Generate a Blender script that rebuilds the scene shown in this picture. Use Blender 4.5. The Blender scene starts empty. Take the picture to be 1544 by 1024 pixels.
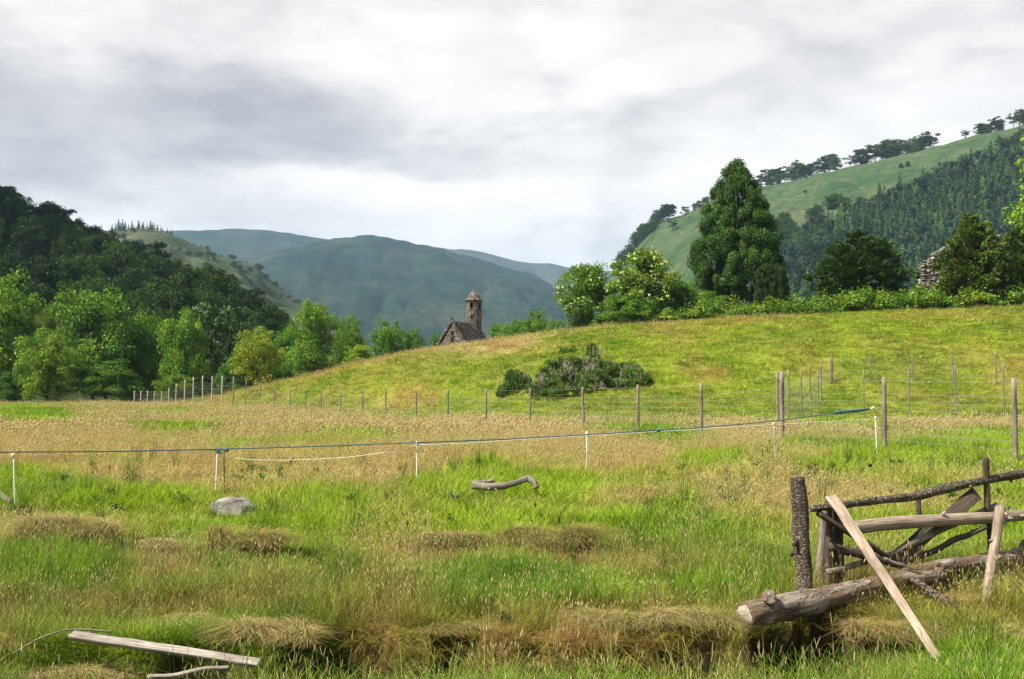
import bpy, math, random
import numpy as np
from mathutils import Vector

# ------------------------------------------------------------------ basics
scene = bpy.context.scene
COL = scene.collection
F, CX, CY, HY = 1650.0, 772.0, 512.0, 606.0
PITCH = math.atan((HY - CY) / F)
cP, sP = math.cos(PITCH), math.sin(PITCH)
R = math.radians


def P(px, py, d):
    """point seen at photo pixel (px, py) standing d metres ahead of the viewer (eye at the origin)"""
    u, v = (px - CX) / F, (CY - py) / F
    y, z = cP - v * sP, sP + v * cP
    return Vector((u * d / y, d, z * d / y))


def rng_(s):
    return np.random.default_rng(s)


def sm(a, b, x):
    t = np.clip((x - a) / (b - a), 0, 1)
    return t * t * (3 - 2 * t)


def hash2(i, j, s):
    h = (i * 374761393 + j * 668265263 + s * 2147483647 + 1013904223) & 0xFFFFFFFF
    h = ((h ^ (h >> 13)) * 1274126177) & 0xFFFFFFFF
    h = h ^ (h >> 16)
    return (h & 0xFFFF) / 65535.0


def vnoise(x, y, s=0):
    x = np.asarray(x, float); y = np.asarray(y, float)
    i = np.floor(x).astype(np.int64); j = np.floor(y).astype(np.int64)
    fx, fy = x - i, y - j
    fx = fx * fx * (3 - 2 * fx); fy = fy * fy * (3 - 2 * fy)
    a, b = hash2(i, j, s), hash2(i + 1, j, s)
    c, d = hash2(i, j + 1, s), hash2(i + 1, j + 1, s)
    return (a * (1 - fx) + b * fx) * (1 - fy) + (c * (1 - fx) + d * fx) * fy


def fbm(x, y, s=0, o=4):
    t, a, n = 0, 0.5, 0
    for k in range(o):
        t = t + a * vnoise(x * 2 ** k + 17.3 * k, y * 2 ** k - 9.1 * k, s + k); n += a; a *= 0.5
    return t / n


# ------------------------------------------------------------------ mesh helpers
def mesh_np(name, v, f, attrs=None, smooth=False):
    """v (n,3); f list of arrays (m,k)"""
    me = bpy.data.meshes.new(name)
    v = np.asarray(v, np.float32)
    if not isinstance(f, list):
        f = [f]
    f = [np.asarray(q, np.int32) for q in f if len(q)]
    tot = np.concatenate([np.full(len(q), q.shape[1], np.int32) for q in f])
    idx = np.concatenate([q.ravel() for q in f])
    me.vertices.add(len(v)); me.vertices.foreach_set('co', v.ravel())
    me.loops.add(len(idx)); me.loops.foreach_set('vertex_index', idx)
    me.polygons.add(len(tot))
    me.polygons.foreach_set('loop_start', np.concatenate([[0], np.cumsum(tot)[:-1]]).astype(np.int32))
    for k, a in (attrs or {}).items():
        a = np.asarray(a, np.float32)
        if a.ndim == 1:
            at = me.attributes.new(k, 'FLOAT', 'POINT'); at.data.foreach_set('value', a)
        elif a.shape[1] == 3:
            at = me.attributes.new(k, 'FLOAT_VECTOR', 'POINT'); at.data.foreach_set('vector', a.ravel())
    me.update(calc_edges=True); me.validate()
    if smooth:
        me.polygons.foreach_set('use_smooth', np.ones(len(me.polygons), bool))
    return me


def link(name, me, mat=None, parent=None, loc=None):
    o = bpy.data.objects.new(name, me)
    COL.objects.link(o)
    if mat and me is not None and not me.materials:
        me.materials.append(mat)
    if parent:
        o.parent = parent
    if loc is not None:
        o.location = loc
    return o


def thing(name, label, cat, loc=(0, 0, 0), group=None):
    o = link(name, None, loc=loc)
    return tag(o, label, cat, group)


def tag(o, label, cat=None, group=None, kind=None):
    if label: o['label'] = label
    if cat: o['category'] = cat
    if group: o['group'] = group
    if kind: o['kind'] = kind
    return o


class MB:
    """collects pieces into one mesh"""
    def __init__(s):
        s.v, s.f, s.a, s.n = [], {}, {}, 0

    def add(s, v, f, **at):
        v = np.asarray(v, float).reshape(-1, 3)
        for q in (f if isinstance(f, list) and isinstance(f[0], np.ndarray) else [f]):
            q = np.asarray(q, np.int64)
            if len(q):
                s.f.setdefault(q.shape[1], []).append(q + s.n)
        s.v.append(v)
        for k, a in at.items():
            s.a.setdefault(k, []).append(np.asarray(a, float))
        s.n += len(v)

    def mesh(s, name, smooth=False):
        return mesh_np(name, np.concatenate(s.v), [np.concatenate(q) for q in s.f.values()],
                       {k: np.concatenate(a) for k, a in s.a.items()}, smooth)


def box(mb, c, size, rot=None, **k):
    sx, sy, sz = [q / 2 for q in size]
    v = np.array([[x, y, z] for x in (-sx, sx) for y in (-sy, sy) for z in (-sz, sz)])
    if rot is not None:
        v = v @ np.array(rot).T
    v = v + np.array(c)
    f = [[0, 1, 3, 2], [4, 6, 7, 5], [0, 4, 5, 1], [2, 3, 7, 6], [0, 2, 6, 4], [1, 5, 7, 3]]
    mb.add(v, f, grain=v)


def frames(pts):
    pts = np.asarray(pts, float)
    t = np.gradient(pts, axis=0)
    t /= np.linalg.norm(t, axis=1)[:, None] + 1e-9
    up = np.array([0, 0, 1.0]) if abs(t[:, 2]).mean() < 0.85 else np.array([0, 1.0, 0])
    a = np.cross(t, up); a /= np.linalg.norm(a, axis=1)[:, None] + 1e-9
    b = np.cross(a, t)
    return t, a, b


def tube(mb, pts, rad, n=8, rough=0.0, seed=0, cap=True, flat=1.0, roughf=6.0):
    """tapered limb along pts; the grain attribute runs along it"""
    pts = np.asarray(pts, float); m = len(pts)
    rad = np.broadcast_to(np.asarray(rad, float), (m,))
    t, a, b = frames(pts)
    s = np.concatenate([[0], np.cumsum(np.linalg.norm(np.diff(pts, axis=0), axis=1))])
    th = np.linspace(0, 2 * math.pi, n, endpoint=False)
    S, TH = np.meshgrid(s, th, indexing='ij')
    rr = rad[:, None] * np.ones_like(TH)
    if rough:
        rr = rr * (1 + rough * (fbm(S * roughf + seed * 3.7, np.cos(TH) * 1.5 + np.sin(TH) * 2.3 + seed, seed, 3) - 0.5) * 2)
        rr = rr * (1 + rough * 0.5 * (vnoise(S * roughf * 3 + seed, TH * 2.2, seed + 9) - .5))
    c, d = np.cos(TH) * rr, np.sin(TH) * rr * flat
    v = pts[:, None, :] + c[..., None] * a[:, None, :] + d[..., None] * b[:, None, :]
    g = np.stack([c, d, S], -1) + seed * 1.37
    q = []
    i0 = np.arange(m - 1)[:, None] * n; k = np.arange(n)[None, :]
    q = np.stack([i0 + k, i0 + (k + 1) % n, i0 + n + (k + 1) % n, i0 + n + k], -1).reshape(-1, 4)
    v = v.reshape(-1, 3); g = g.reshape(-1, 3)
    f = [q]
    if cap:
        v = np.vstack([v, pts[0], pts[-1]]); g = np.vstack([g, g[:n].mean(0), g[-n:].mean(0)])
        kk = np.arange(n)
        f.append(np.stack([(kk + 1) % n, kk, np.full(n, m * n)], -1))
        L = (m - 1) * n
        f.append(np.stack([L + kk, L + (kk + 1) % n, np.full(n, m * n + 1)], -1))
    mb.add(v, f, grain=g)


def line_pts(a, b, n, wob=0.0, seed=0, sag=0.0):
    t = np.linspace(0, 1, n)[:, None]
    p = np.array(a) * (1 - t) + np.array(b) * t
    if wob:
        r = rng_(seed)
        L = np.linalg.norm(np.array(b) - np.array(a))
        for k in range(3):
            p = p + wob * (vnoise(t * (2 + 2 * k) + r.random() * 50, t * 0 + k, seed + k) - .5) * (r.normal(size=3) * .7) / (k + 1)
    p[:, 2] -= sag * 4 * t[:, 0] * (1 - t[:, 0])
    return p


# ------------------------------------------------------------------ materials
class NT:
    def __init__(s, name):
        s.m = bpy.data.materials.new(name); s.m.use_nodes = True
        s.t = s.m.node_tree; s.t.nodes.clear()
        s.out = s.n('ShaderNodeOutputMaterial')

    def n(s, typ, **k):
        nd = s.t.nodes.new(typ)
        for a, b in k.items():
            setattr(nd, a, b)
        return nd

    def l(s, a, b):
        s.t.links.new(a, b)

    def setv(s, sock, v):
        if hasattr(v, 'is_linked') or hasattr(v, 'links'):
            s.l(v, sock)
        else:
            sock.default_value = v

    def attr(s, name, typ='GEOMETRY', out='Vector'):
        a = s.n('ShaderNodeAttribute', attribute_name=name, attribute_type=typ)
        return a.outputs[out]

    def noise(s, vec, scale, detail=4, rough=.55, dist=0.0):
        a = s.n('ShaderNodeTexNoise'); a.inputs['Scale'].default_value = scale
        a.inputs['Detail'].default_value = detail; a.inputs['Roughness'].default_value = rough
        a.inputs['Distortion'].default_value = dist
        if vec is not None: s.l(vec, a.inputs['Vector'])
        return a.outputs['Fac']

    def scale(s, vec, xyz):
        a = s.n('ShaderNodeMapping'); s.l(vec, a.inputs['Vector']); a.inputs['Scale'].default_value = xyz
        return a.outputs['Vector']

    def ramp(s, fac, stops):
        a = s.n('ShaderNodeValToRGB'); s.l(fac, a.inputs['Fac'])
        e = a.color_ramp.elements
        while len(e) < len(stops): e.new(0.5)
        for q, (p, c) in zip(e, stops):
            q.position = p; q.color = (*c, 1)
        return a.outputs['Color']

    def mix(s, fac, a, b, mode='MIX'):
        m = s.n('ShaderNodeMix', data_type='RGBA', blend_type=mode)
        s.setv(m.inputs[0], fac)
        for k, v in ((6, a), (7, b)):
            if isinstance(v, tuple): v = (*v[:3], 1)
            s.setv(m.inputs[k], v)
        return m.outputs[2]

    def math(s, op, a, b=0.0, clamp=False):
        m = s.n('ShaderNodeMath', operation=op, use_clamp=clamp)
        s.setv(m.inputs[0], a); s.setv(m.inputs[1], b)
        return m.outputs[0]

    def bump(s, h, strength=.5, dist=.02, nrm=None):
        b = s.n('ShaderNodeBump'); b.inputs['Strength'].default_value = strength
        b.inputs['Distance'].default_value = dist; s.l(h, b.inputs['Height'])
        if nrm: s.l(nrm, b.inputs['Normal'])
        return b.outputs['Normal']

    def principled(s, col, rough=.85, spec=.2, normal=None):
        p = s.n('ShaderNodeBsdfPrincipled')
        s.setv(p.inputs['Base Color'], (*col, 1) if isinstance(col, tuple) else col)
        s.setv(p.inputs['Roughness'], rough); p.inputs['Specular IOR Level'].default_value = spec
        if normal: s.l(normal, p.inputs['Normal'])
        s.l(p.outputs[0], s.out.inputs['Surface'])
        return s.m


def leaf_material(name, base, transl=.3, objcol=True, spec=.008, rough=.45):
    t = NT(name)
    c = t.mix(1.0, base, t.attr('tint'), 'MULTIPLY')
    if objcol:
        oi = t.n('ShaderNodeObjectInfo')
        c = t.mix(1.0, c, oi.outputs['Color'], 'MULTIPLY')
    d = t.n('ShaderNodeBsdfDiffuse'); t.l(c, d.inputs['Color'])
    tr = t.n('ShaderNodeBsdfTranslucent')
    t.l(t.mix(1.0, c, (1.15, 1.25, .5), 'MULTIPLY'), tr.inputs['Color'])
    m = t.n('ShaderNodeMixShader'); m.inputs[0].default_value = transl
    t.l(d.outputs[0], m.inputs[1]); t.l(tr.outputs[0], m.inputs[2])
    g = t.n('ShaderNodeBsdfGlossy'); g.inputs['Roughness'].default_value = rough
    g.inputs['Color'].default_value = (.9, .95, .9, 1)
    m2 = t.n('ShaderNodeMixShader'); m2.inputs[0].default_value = spec
    t.l(m.outputs[0], m2.inputs[1]); t.l(g.outputs[0], m2.inputs[2])
    t.l(m2.outputs[0], t.out.inputs['Surface'])
    return t.m


def grass_material(name):
    t = NT(name)
    tint = t.attr('tint', 'INSTANCER')
    var = t.attr('vary', out='Fac'); head = t.attr('head', out='Fac'); hgt = t.attr('along', out='Fac')
    c = t.mix(1.0, tint, t.ramp(var, [(0, (.40, .46, .40)), (.5, (.95, .95, .9)), (1, (1.65, 1.5, 1.3))]), 'MULTIPLY')
    # tips dry out
    c = t.mix(t.math('MULTIPLY', t.math('POWER', hgt, 3.0), .14), c, (.30, .29, .08))
    hc = t.attr('headcol', 'INSTANCER')
    hc = t.mix(1.0, hc, t.ramp(var, [(0, (.7, .66, .62)), (1, (1.25, 1.25, 1.2))]), 'MULTIPLY')
    c = t.mix(head, c, hc)
    d = t.n('ShaderNodeBsdfDiffuse'); t.l(c, d.inputs['Color'])
    tr = t.n('ShaderNodeBsdfTranslucent'); t.l(t.mix(1.0, c, (1.08, 1.1, .85), 'MULTIPLY'), tr.inputs['Color'])
    m = t.n('ShaderNodeMixShader'); m.inputs[0].default_value = .3
    t.l(d.outputs[0], m.inputs[1]); t.l(tr.outputs[0], m.inputs[2])
    g = t.n('ShaderNodeBsdfGlossy'); g.inputs['Roughness'].default_value = .5
    m2 = t.n('ShaderNodeMixShader'); m2.inputs[0].default_value = .006
    t.l(m.outputs[0], m2.inputs[1]); t.l(g.outputs[0], m2.inputs[2])
    t.l(m2.outputs[0], t.out.inputs['Surface'])
    return t.m


def wood_material(name, dark, light, bark=False, streak=70.0, bump=.6, lichen=0.0, patch=False):
    t = NT(name)
    g = t.attr('grain')
    fine = t.noise(t.scale(g, (streak, streak, streak * .06)), 1.0, 6, .62)
    big = t.noise(t.scale(g, (6, 6, 2.2)), 1.0, 4)
    c = t.ramp(fine, [(.3, dark), (.62, light)])
    c = t.mix(t.math('MULTIPLY', t.math('SUBTRACT', big, .42, True), 2.2, True), c, tuple(q * .55 for q in dark))
    h = fine
    if bark:
        v = t.n('ShaderNodeTexVoronoi', feature='DISTANCE_TO_EDGE'); v.inputs['Scale'].default_value = 1.0
        nn = t.n('ShaderNodeTexNoise'); nn.inputs['Scale'].default_value = 22; nn.inputs['Detail'].default_value = 5; t.l(g, nn.inputs['Vector'])
        nz = t.mix(.45, t.scale(g, (34, 34, 62)), t.scale(nn.outputs['Color'], (4, 4, 4)))
        t.l(nz, v.inputs['Vector'])
        e = t.math('MULTIPLY', v.outputs['Distance'], 4.5, True)
        c = t.mix(e, tuple(q * .5 for q in dark), c)
        h = t.math('ADD', fine, t.math('MULTIPLY', e, 1.4))
    if patch:
        pm = t.math('MULTIPLY', t.math('SUBTRACT', t.noise(t.scale(g, (5, 5, 2.2)), 1.0, 5, .65), .47, True), 14, True)
        c2 = t.mix(t.noise(g, 55, 4, .7), (.05, .030, .018), (.20, .135, .085))
        c = t.mix(pm, c, c2)
        h = t.math('ADD', h, t.math('MULTIPLY', pm, t.math('ADD', .8, t.noise(g, 50, 4, .7))))
    if lichen:
        lf = t.noise(g, 26, 5, .7)
        c = t.mix(t.math('MULTIPLY', t.math('SUBTRACT', lf, .56, True), 7 * lichen, True), c, (.36, .37, .28))
    return t.principled(c, .9, .15, t.bump(h, bump, .012))


# ------------------------------------------------------------------ palettes (real surface colours)
GREEN = np.array([.122, .212, .010])
LUSH = np.array([.066, .152, .007])
LIME = np.array([.185, .275, .014])
OLIVE = np.array([.160, .200, .030])
TAN = np.array([.350, .290, .092])
STRAW = np.array([.420, .345, .160])
BROWN = np.array([.250, .165, .070])
HEAD = np.array([.480, .395, .195])
PINK = np.array([.420, .300, .150])

# ------------------------------------------------------------------ ground shape
TD = np.array([0, 8, 9.3, 11, 14, 18, 22, 26, 45, 77, 130, 170, 400, 9000.])
TZ = np.array([-1.95, -1.93, -1.88, -1.80, -1.60, -1.25, -.95, -.78, -.72, -.50, .02, .1, -3, -12.])
CRX = np.array([-400, 250, 330, 400, 470, 540, 640, 740, 820, 900, 1000, 1100, 1250, 1400, 1544, 2000, 3500.])
CRY = np.array([606, 605, 594, 577, 562, 543, 523, 511, 499, 490, 482, 476, 470, 464, 458, 446, 440.])
CRD = np.array([130, 130, 124, 118, 114, 110, 107, 105, 104, 103, 102, 100, 99, 98, 97, 94, 94.])
CRB = np.array([125, 122, 112, 102, 92, 84, 75, 68, 63, 61, 60, 60, 60, 60, 60, 58, 58.])


def grass_h(x, y):
    return np.interp(y, [0, 8, 12, 18, 26, 60, 130, 200], [.17, .17, .19, .25, .32, .34, .3, .1])


def top_z(x, y):
    """height of the grass tops"""
    y = np.maximum(y, .5)
    px = CX + F * x / np.maximum(y, 3)
    b = np.interp(y, TD, TZ)
    dc = np.interp(px, CRX, CRD); db = np.interp(px, CRX, CRB)
    zc = (HY - np.interp(px, CRX, CRY)) / F * dc
    s = (y - db) / (dc - db)
    up = 1 - (1 - np.clip(s, 0, 1)) ** 1.5
    up = up * sm(-.05, .35, s) * .5 + up * .5
    z = b + (zc - b) * np.clip(up, 0, 1)
    # beyond the crest: falls away on the chapel side, a shelf under the yews on the other
    fall = sm(dc, dc + 60, y)
    shelf = sm(780, 960, px)
    back = zc * (1 - .65 * fall) * (1 - shelf) + (zc + .25 * sm(dc, dc + 14, y) + 0.9 * sm(dc + 4, dc + 30, y)) * shelf * (1 - sm(170, 330, y))
    z = np.where(y > dc, np.maximum(back, b), z)
    z = z + .34 * sm(.02, .2, s) * (1 - sm(.93, 1.0, s)) * (fbm(x * .9, y * .55, 15, 3) - .5)
    # gentle lumps
    amp = np.interp(y, [0, 12, 40, 60, 100], [.05, .06, .10, .30, .35]) * sm(0, .1, s + .12 + 10 * (y < 45))
    amp = np.where(y > dc + 2, .2, amp) * (1 - .7 * sm(-.1, 0.0, -np.abs(s - 1)))
    z = z + amp * (fbm(x * .35 + 40, y * .22, 3, 3) - .5)
    z = z + np.interp(y, [0, 14, 26, 40], [.30, .28, .10, .05]) * (fbm(x * 1.1, y * 1.1, 8, 4) - .5)
    return z


def ditch(x, y):
    px = CX + F * x / np.maximum(y, 3)
    edge = 9.35 + .55 * sm(430, 520, px) + .35 * (fbm(x * .7 + 3, x * 0, 21, 3) - .5) * 2 + .18 * (vnoise(x * 2.3, x * 0 + 5, 4) - .5)
    px = CX + F * x / np.maximum(y, 3)
    w = np.interp(px, [0, 150, 260, 520, 640, 900, 1130, 1190, 1260, 1330], [.5, .9, 1.25, 1.2, 1.0, 1.4, 1.4, 1.7, 1.5, .4])
    return .42 * w * (1 - sm(edge - .22, edge + .03, y)) * sm(7.2, 8.4, y)


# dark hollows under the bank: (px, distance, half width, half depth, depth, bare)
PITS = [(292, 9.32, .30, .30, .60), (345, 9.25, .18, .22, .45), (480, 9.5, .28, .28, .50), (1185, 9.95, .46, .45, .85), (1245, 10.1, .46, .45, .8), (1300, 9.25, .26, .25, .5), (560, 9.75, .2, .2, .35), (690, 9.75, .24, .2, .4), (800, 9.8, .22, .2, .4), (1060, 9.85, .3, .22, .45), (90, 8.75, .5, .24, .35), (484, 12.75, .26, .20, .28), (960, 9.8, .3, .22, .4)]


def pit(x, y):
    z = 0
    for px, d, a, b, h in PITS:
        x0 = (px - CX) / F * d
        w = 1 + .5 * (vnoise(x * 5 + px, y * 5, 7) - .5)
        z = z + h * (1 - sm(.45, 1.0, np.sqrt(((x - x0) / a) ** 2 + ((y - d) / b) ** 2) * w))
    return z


def gz(x, y):
    x = np.asarray(x, float); y = np.asarray(y, float)
    return top_z(x, y) - grass_h(x, y) - ditch(x, y) - pit(x, y)


def G(px, d, dz=0.0):
    x = (px - CX) / F * d
    return Vector((x, d, float(gz(x, d)) + dz))


# (px, py, rx, ry, dryness change)
PATCH = [(45, 621, 80, 9, -.9), (245, 641, 50, 7, -.8), (352, 657, 36, 5, -.9), (480, 648, 60, 5, -.4), (180, 733, 170, 13, -.7), (505, 728, 50, 12, -.9), (760, 775, 330, 30, -.22), (1230, 655, 70, 9, -.8), (1440, 650, 120, 10, -.5),
         (640, 812, 90, 14, .8), (850, 820, 110, 15, .8), (1010, 835, 90, 12, .5), (40, 790, 60, 14, .6), (250, 830, 60, 14, .6), (480, 765, 120, 14, -.4), (1150, 760, 120, 30, .15), (1420, 705, 160, 16, .7), (300, 890, 260, 22, .45),
         (900, 900, 260, 22, .35), (700, 930, 160, 14, .5), (1000, 935, 150, 16, .6), (560, 880, 90, 20, -.5), (1130, 860, 90, 26, -.4), (100, 860, 120, 18, -.4), (880, 865, 70, 14, -.5)]


def veg(x, y):
    """vegetation cover at a spot: tint colour, head colour, dry share, lushness"""
    x = np.asarray(x, float); y = np.asarray(y, float)
    px = CX + F * x / np.maximum(y, 3)
    dc = np.interp(px, CRX, CRD); db = np.interp(px, CRX, CRB)
    s = (y - db) / (dc - db)
    n1 = fbm(x * .55 + 9, y * .33, 31, 4); n2 = fbm(x * 1.6, y * 1.0, 41, 4); n3 = fbm(x * .16, y * .10 + 7, 51, 3)
    n4 = fbm(x * 4.1, y * 3.1, 61, 2)
    field = sm(16.2, 19.2, y + 2.6 * (n1 - .5) + 1.6 * (px > 1050))
    dry = .74 * field + (1 - field) * .10
    dry = dry + .9 * (n1 - .52) + .75 * (n2 - .5)
    # band of mixed brown above the ditch
    dry = dry + .40 * sm(9.0, 9.8, y) * (1 - sm(11.2, 12.6, y)) * sm(.34, .6, n1 * .5 + n3 * .5 + .08)
    # green pools in the field
    dry = dry - 1.0 * field * sm(.58, .70, fbm(x * .22 + 2, y * .16, 71, 3)) * (s < .05)
    dry = dry - .5 * sm(44, 60, y) * (s < 0.02) * sm(.5, .62, n3)
    py = HY - top_z(x, y) / np.maximum(y, 3) * F
    for (a, b, ra, rb, k) in PATCH:
        q = ((px - a) / ra) ** 2 + ((py - b) / rb) ** 2
        dry = dry + k * np.exp(-q * (.6 + .9 * n2))
    mound = sm(-.42, .16, s + .35 * (n1 - .5) + .25 * (n2 - .5))
    mdry = .02 + 1.1 * (n3 - .5) + .9 * (fbm(x * .3, y * .2, 81, 4) - .5) + .6 * (fbm(x * 1.1, y * .55, 85, 3) - .5) + .26 * sm(.62, 1.0, s)
    mdry = mdry + .30 * (1 - sm(500, 760, px)) + .85 * np.exp(-((px - 740) / 110) ** 2) * sm(.4, .8, s)
    dry = dry * (1 - mound) + mdry * mound
    dry = np.clip(dry, 0, 1)
    # colours
    g = LUSH + (GREEN - LUSH) * sm(.25, .6, n2)[..., None]
    g = g + (LIME - g) * (sm(.40, .62, n1 * .5 + n3 * .5) * sm(12, 15, y) * .9)[..., None]
    g = g + (LUSH * .9 - g) * ((1 - sm(8.4, 9.6, y)) * .75)[..., None]
    mg = OLIVE + (np.array([.190, .258, .024]) - OLIVE) * sm(.35, .6, n3)[..., None]
    mg = mg + (GREEN * .9 - mg) * (sm(.55, .7, fbm(x * .5, y * .3, 91, 3)) * .7)[..., None]
    g = g * (1 - mound)[..., None] + mg * mound[..., None]
    d = TAN + (BROWN * 1.15 - TAN) * sm(.45, .7, n2)[..., None]
    d = d + (PINK - d) * (sm(.45, .6, fbm(x * .3 + 5, y * .5, 101, 3)) * .6)[..., None]
    nearb = (1 - sm(12, 16.5, y))[..., None]
    d = d * (1 - nearb) + nearb * d * np.array([.74, .66, .62])
    md = np.array([.27, .215, .06]) + (STRAW - np.array([.27, .215, .06])) * (np.exp(-((px - 740) / 150) ** 2) * sm(.3, .7, s))[..., None]
    md = md + (np.array([.27, .135, .06]) - md) * (sm(.56, .70, fbm(x * .8, y * .4, 111, 3)) * .8)[..., None]
    d = d * (1 - mound)[..., None] + md * mound[..., None]
    tint = g + (d - g) * np.clip(dry * 1.1 - .05, 0, 1)[..., None]
    tint = tint * (.66 + .48 * n4 + .40 * fbm(x * 1.9 + 7, y * 1.5, 65, 3))[..., None]
    return tint, dry, field, mound, px, s


# ------------------------------------------------------------------ ground mesh
def build_ground():
    th = np.concatenate([np.linspace(-180, -62, 20, endpoint=False), np.linspace(-62, -32, 40, endpoint=False),
                         np.linspace(-32, 32, 520, endpoint=False), np.linspace(32, 62, 40, endpoint=False), np.linspace(62, 180, 20)])
    r = np.concatenate([[.3, 2, 4, 6], np.geomspace(7, 30, 170), np.geomspace(30.5, 180, 190), np.geomspace(186, 9000, 60)])
    TH, RR = np.meshgrid(np.radians(th), r)
    X, Y = np.sin(TH) * RR, np.cos(TH) * RR
    Z = np.where(Y > .5, gz(X, np.maximum(Y, .5)), -2.2)
    Z = Z * 1.0
    n, m = X.shape
    V = np.stack([X, Y, Z], -1).reshape(-1, 3)
    i = np.arange(n - 1)[:, None] * m; k = np.arange(m - 1)[None, :]
    f = np.stack([i + k, i + k + 1, i + m + k + 1, i + m + k], -1).reshape(-1, 4)
    tint, dry, *_ = veg(V[:, 0], np.maximum(V[:, 1], .5))
    tint = tint * .62 + np.array([.02, .012, .004])
    yy_ = np.maximum(V[:, 1], .5)
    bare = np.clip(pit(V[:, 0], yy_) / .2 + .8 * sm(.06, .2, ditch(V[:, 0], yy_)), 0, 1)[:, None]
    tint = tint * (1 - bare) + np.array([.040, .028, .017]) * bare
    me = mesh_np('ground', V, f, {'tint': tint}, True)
    t = NT('turf')
    geo = t.n('ShaderNodeNewGeometry').outputs['Position']
    nz = t.noise(geo, 3.0, 6, .7); nf = t.noise(geo, 22.0, 5, .7)
    c = t.mix(1.0, t.attr('tint'), t.ramp(nz, [(.3, (.6, .6, .55)), (.7, (1.35, 1.3, 1.2))]), 'MULTIPLY')
    c = t.mix(1.0, c, t.ramp(nf, [(.3, (.45, .45, .4)), (.7, (1.4, 1.4, 1.4))]), 'MULTIPLY')
    t.principled(c, 1.0, 0.0, t.bump(nf, .8, .08))
    o = link('ground', me, t.m)
    tag(o, None, kind='structure')
    return o


# ------------------------------------------------------------------ grass
def blades(rng, n, rad, hmin, hmax, w, bend, segs=3, lean=.35, droop=0.0):
    a = rng.random(n) * 2 * math.pi; rr = rad * np.sqrt(rng.random(n))
    root = np.stack([np.cos(a) * rr, np.sin(a) * rr, np.zeros(n)], -1)
    h = hmin + (hmax - hmin) * rng.random(n)
    az = a + rng.normal(0, .9, n)
    dirv = np.stack([np.cos(az), np.sin(az), np.zeros(n)], -1)
    ln = lean * rng.random(n); bd = bend * (.4 + rng.random(n))
    side = np.stack([-np.sin(az), np.cos(az), np.zeros(n)], -1)
    tw = rng.normal(0, .6, n)
    side = side * np.cos(tw)[:, None] + dirv * np.sin(tw)[:, None]
    lev = np.linspace(0, 1, segs + 1)
    V = []
    for u in lev:
        out = h * (ln * u + bd * u * u)
        up = h * (u - (.32 * bd + droop) * u * u)
        c = root + dirv * out[:, None]; c[:, 2] += up - .03
        ww = w * (1 - .85 * u ** 1.6) * (.7 + .6 * rng.random(n))
        V.append(c - side * ww[:, None] / 2); V.append(c + side * ww[:, None] / 2)
    V = np.stack(V, 1)  # n, 2(segs+1), 3
    k = 2 * (segs + 1)
    b0 = np.arange(n)[:, None] * k
    f = np.concatenate([np.stack([b0[:, 0] + 2 * i, b0[:, 0] + 2 * i + 1, b0[:, 0] + 2 * i + 3, b0[:, 0] + 2 * i + 2], -1) for i in range(segs)])
    var = np.repeat(rng.random(n), k)
    along = np.tile(np.repeat(lev, 2), n)
    tips = V[:, -2:, :].mean(1); tipd = V[:, -2:, :].mean(1) - V[:, -4:-2, :].mean(1)
    return V.reshape(-1, 3), f, var, along, tips, tipd


def tuft(name, seed, n, rad, hmin, hmax, w, bend, heads=0, hh=(.5, .7), hw=.012, hl=.08, segs=3, lean=.35, droop=0., sw=.003):
    rng = rng_(seed); mb = MB()
    if n:
        v, f, var, al, *_ = blades(rng, n, rad, hmin, hmax, w, bend, segs, lean, droop)
        mb.add(v, f, vary=var, along=al, head=np.zeros(len(v)))
    if heads:
        v, f, var, al, tips, td = blades(rng, heads, rad, hh[0], hh[1], sw, .18, 3, .25)
        mb.add(v, f, vary=var, along=al, head=np.full(len(v), .55))
        td = td / (np.linalg.norm(td, axis=1)[:, None] + 1e-9)
        for i in range(heads):
            t, d = tips[i], td[i] + rng.normal(0, .12, 3); d = d / np.linalg.norm(d)
            L = hl * (.6 + .8 * rng.random()); W = hw * (.6 + .8 * rng.random())
            a = np.cross(d, rng.normal(size=3)); a /= np.linalg.norm(a); b = np.cross(d, a)
            pts = [t - d * L * .15]
            for q in (.3, .65):
                for ph in (0, 2.1, 4.2):
                    pts.append(t + d * L * q + (a * math.cos(ph) + b * math.sin(ph)) * W * (.5 if q < .5 else .38))
            pts.append(t + d * L)
            ff = [[0, 1, 2], [0, 2, 3], [0, 3, 1], [4, 7, 5], [5, 7, 6], [6, 7, 4]]
            qq = [[1, 4, 5, 2], [2, 5, 6, 3], [3, 6, 4, 1]]
            mb.add(pts, [np.array(ff), np.array(qq)], vary=np.full(8, rng.random()), along=np.zeros(8), head=np.ones(8))
    me = mb.mesh(name)
    return me


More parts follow.
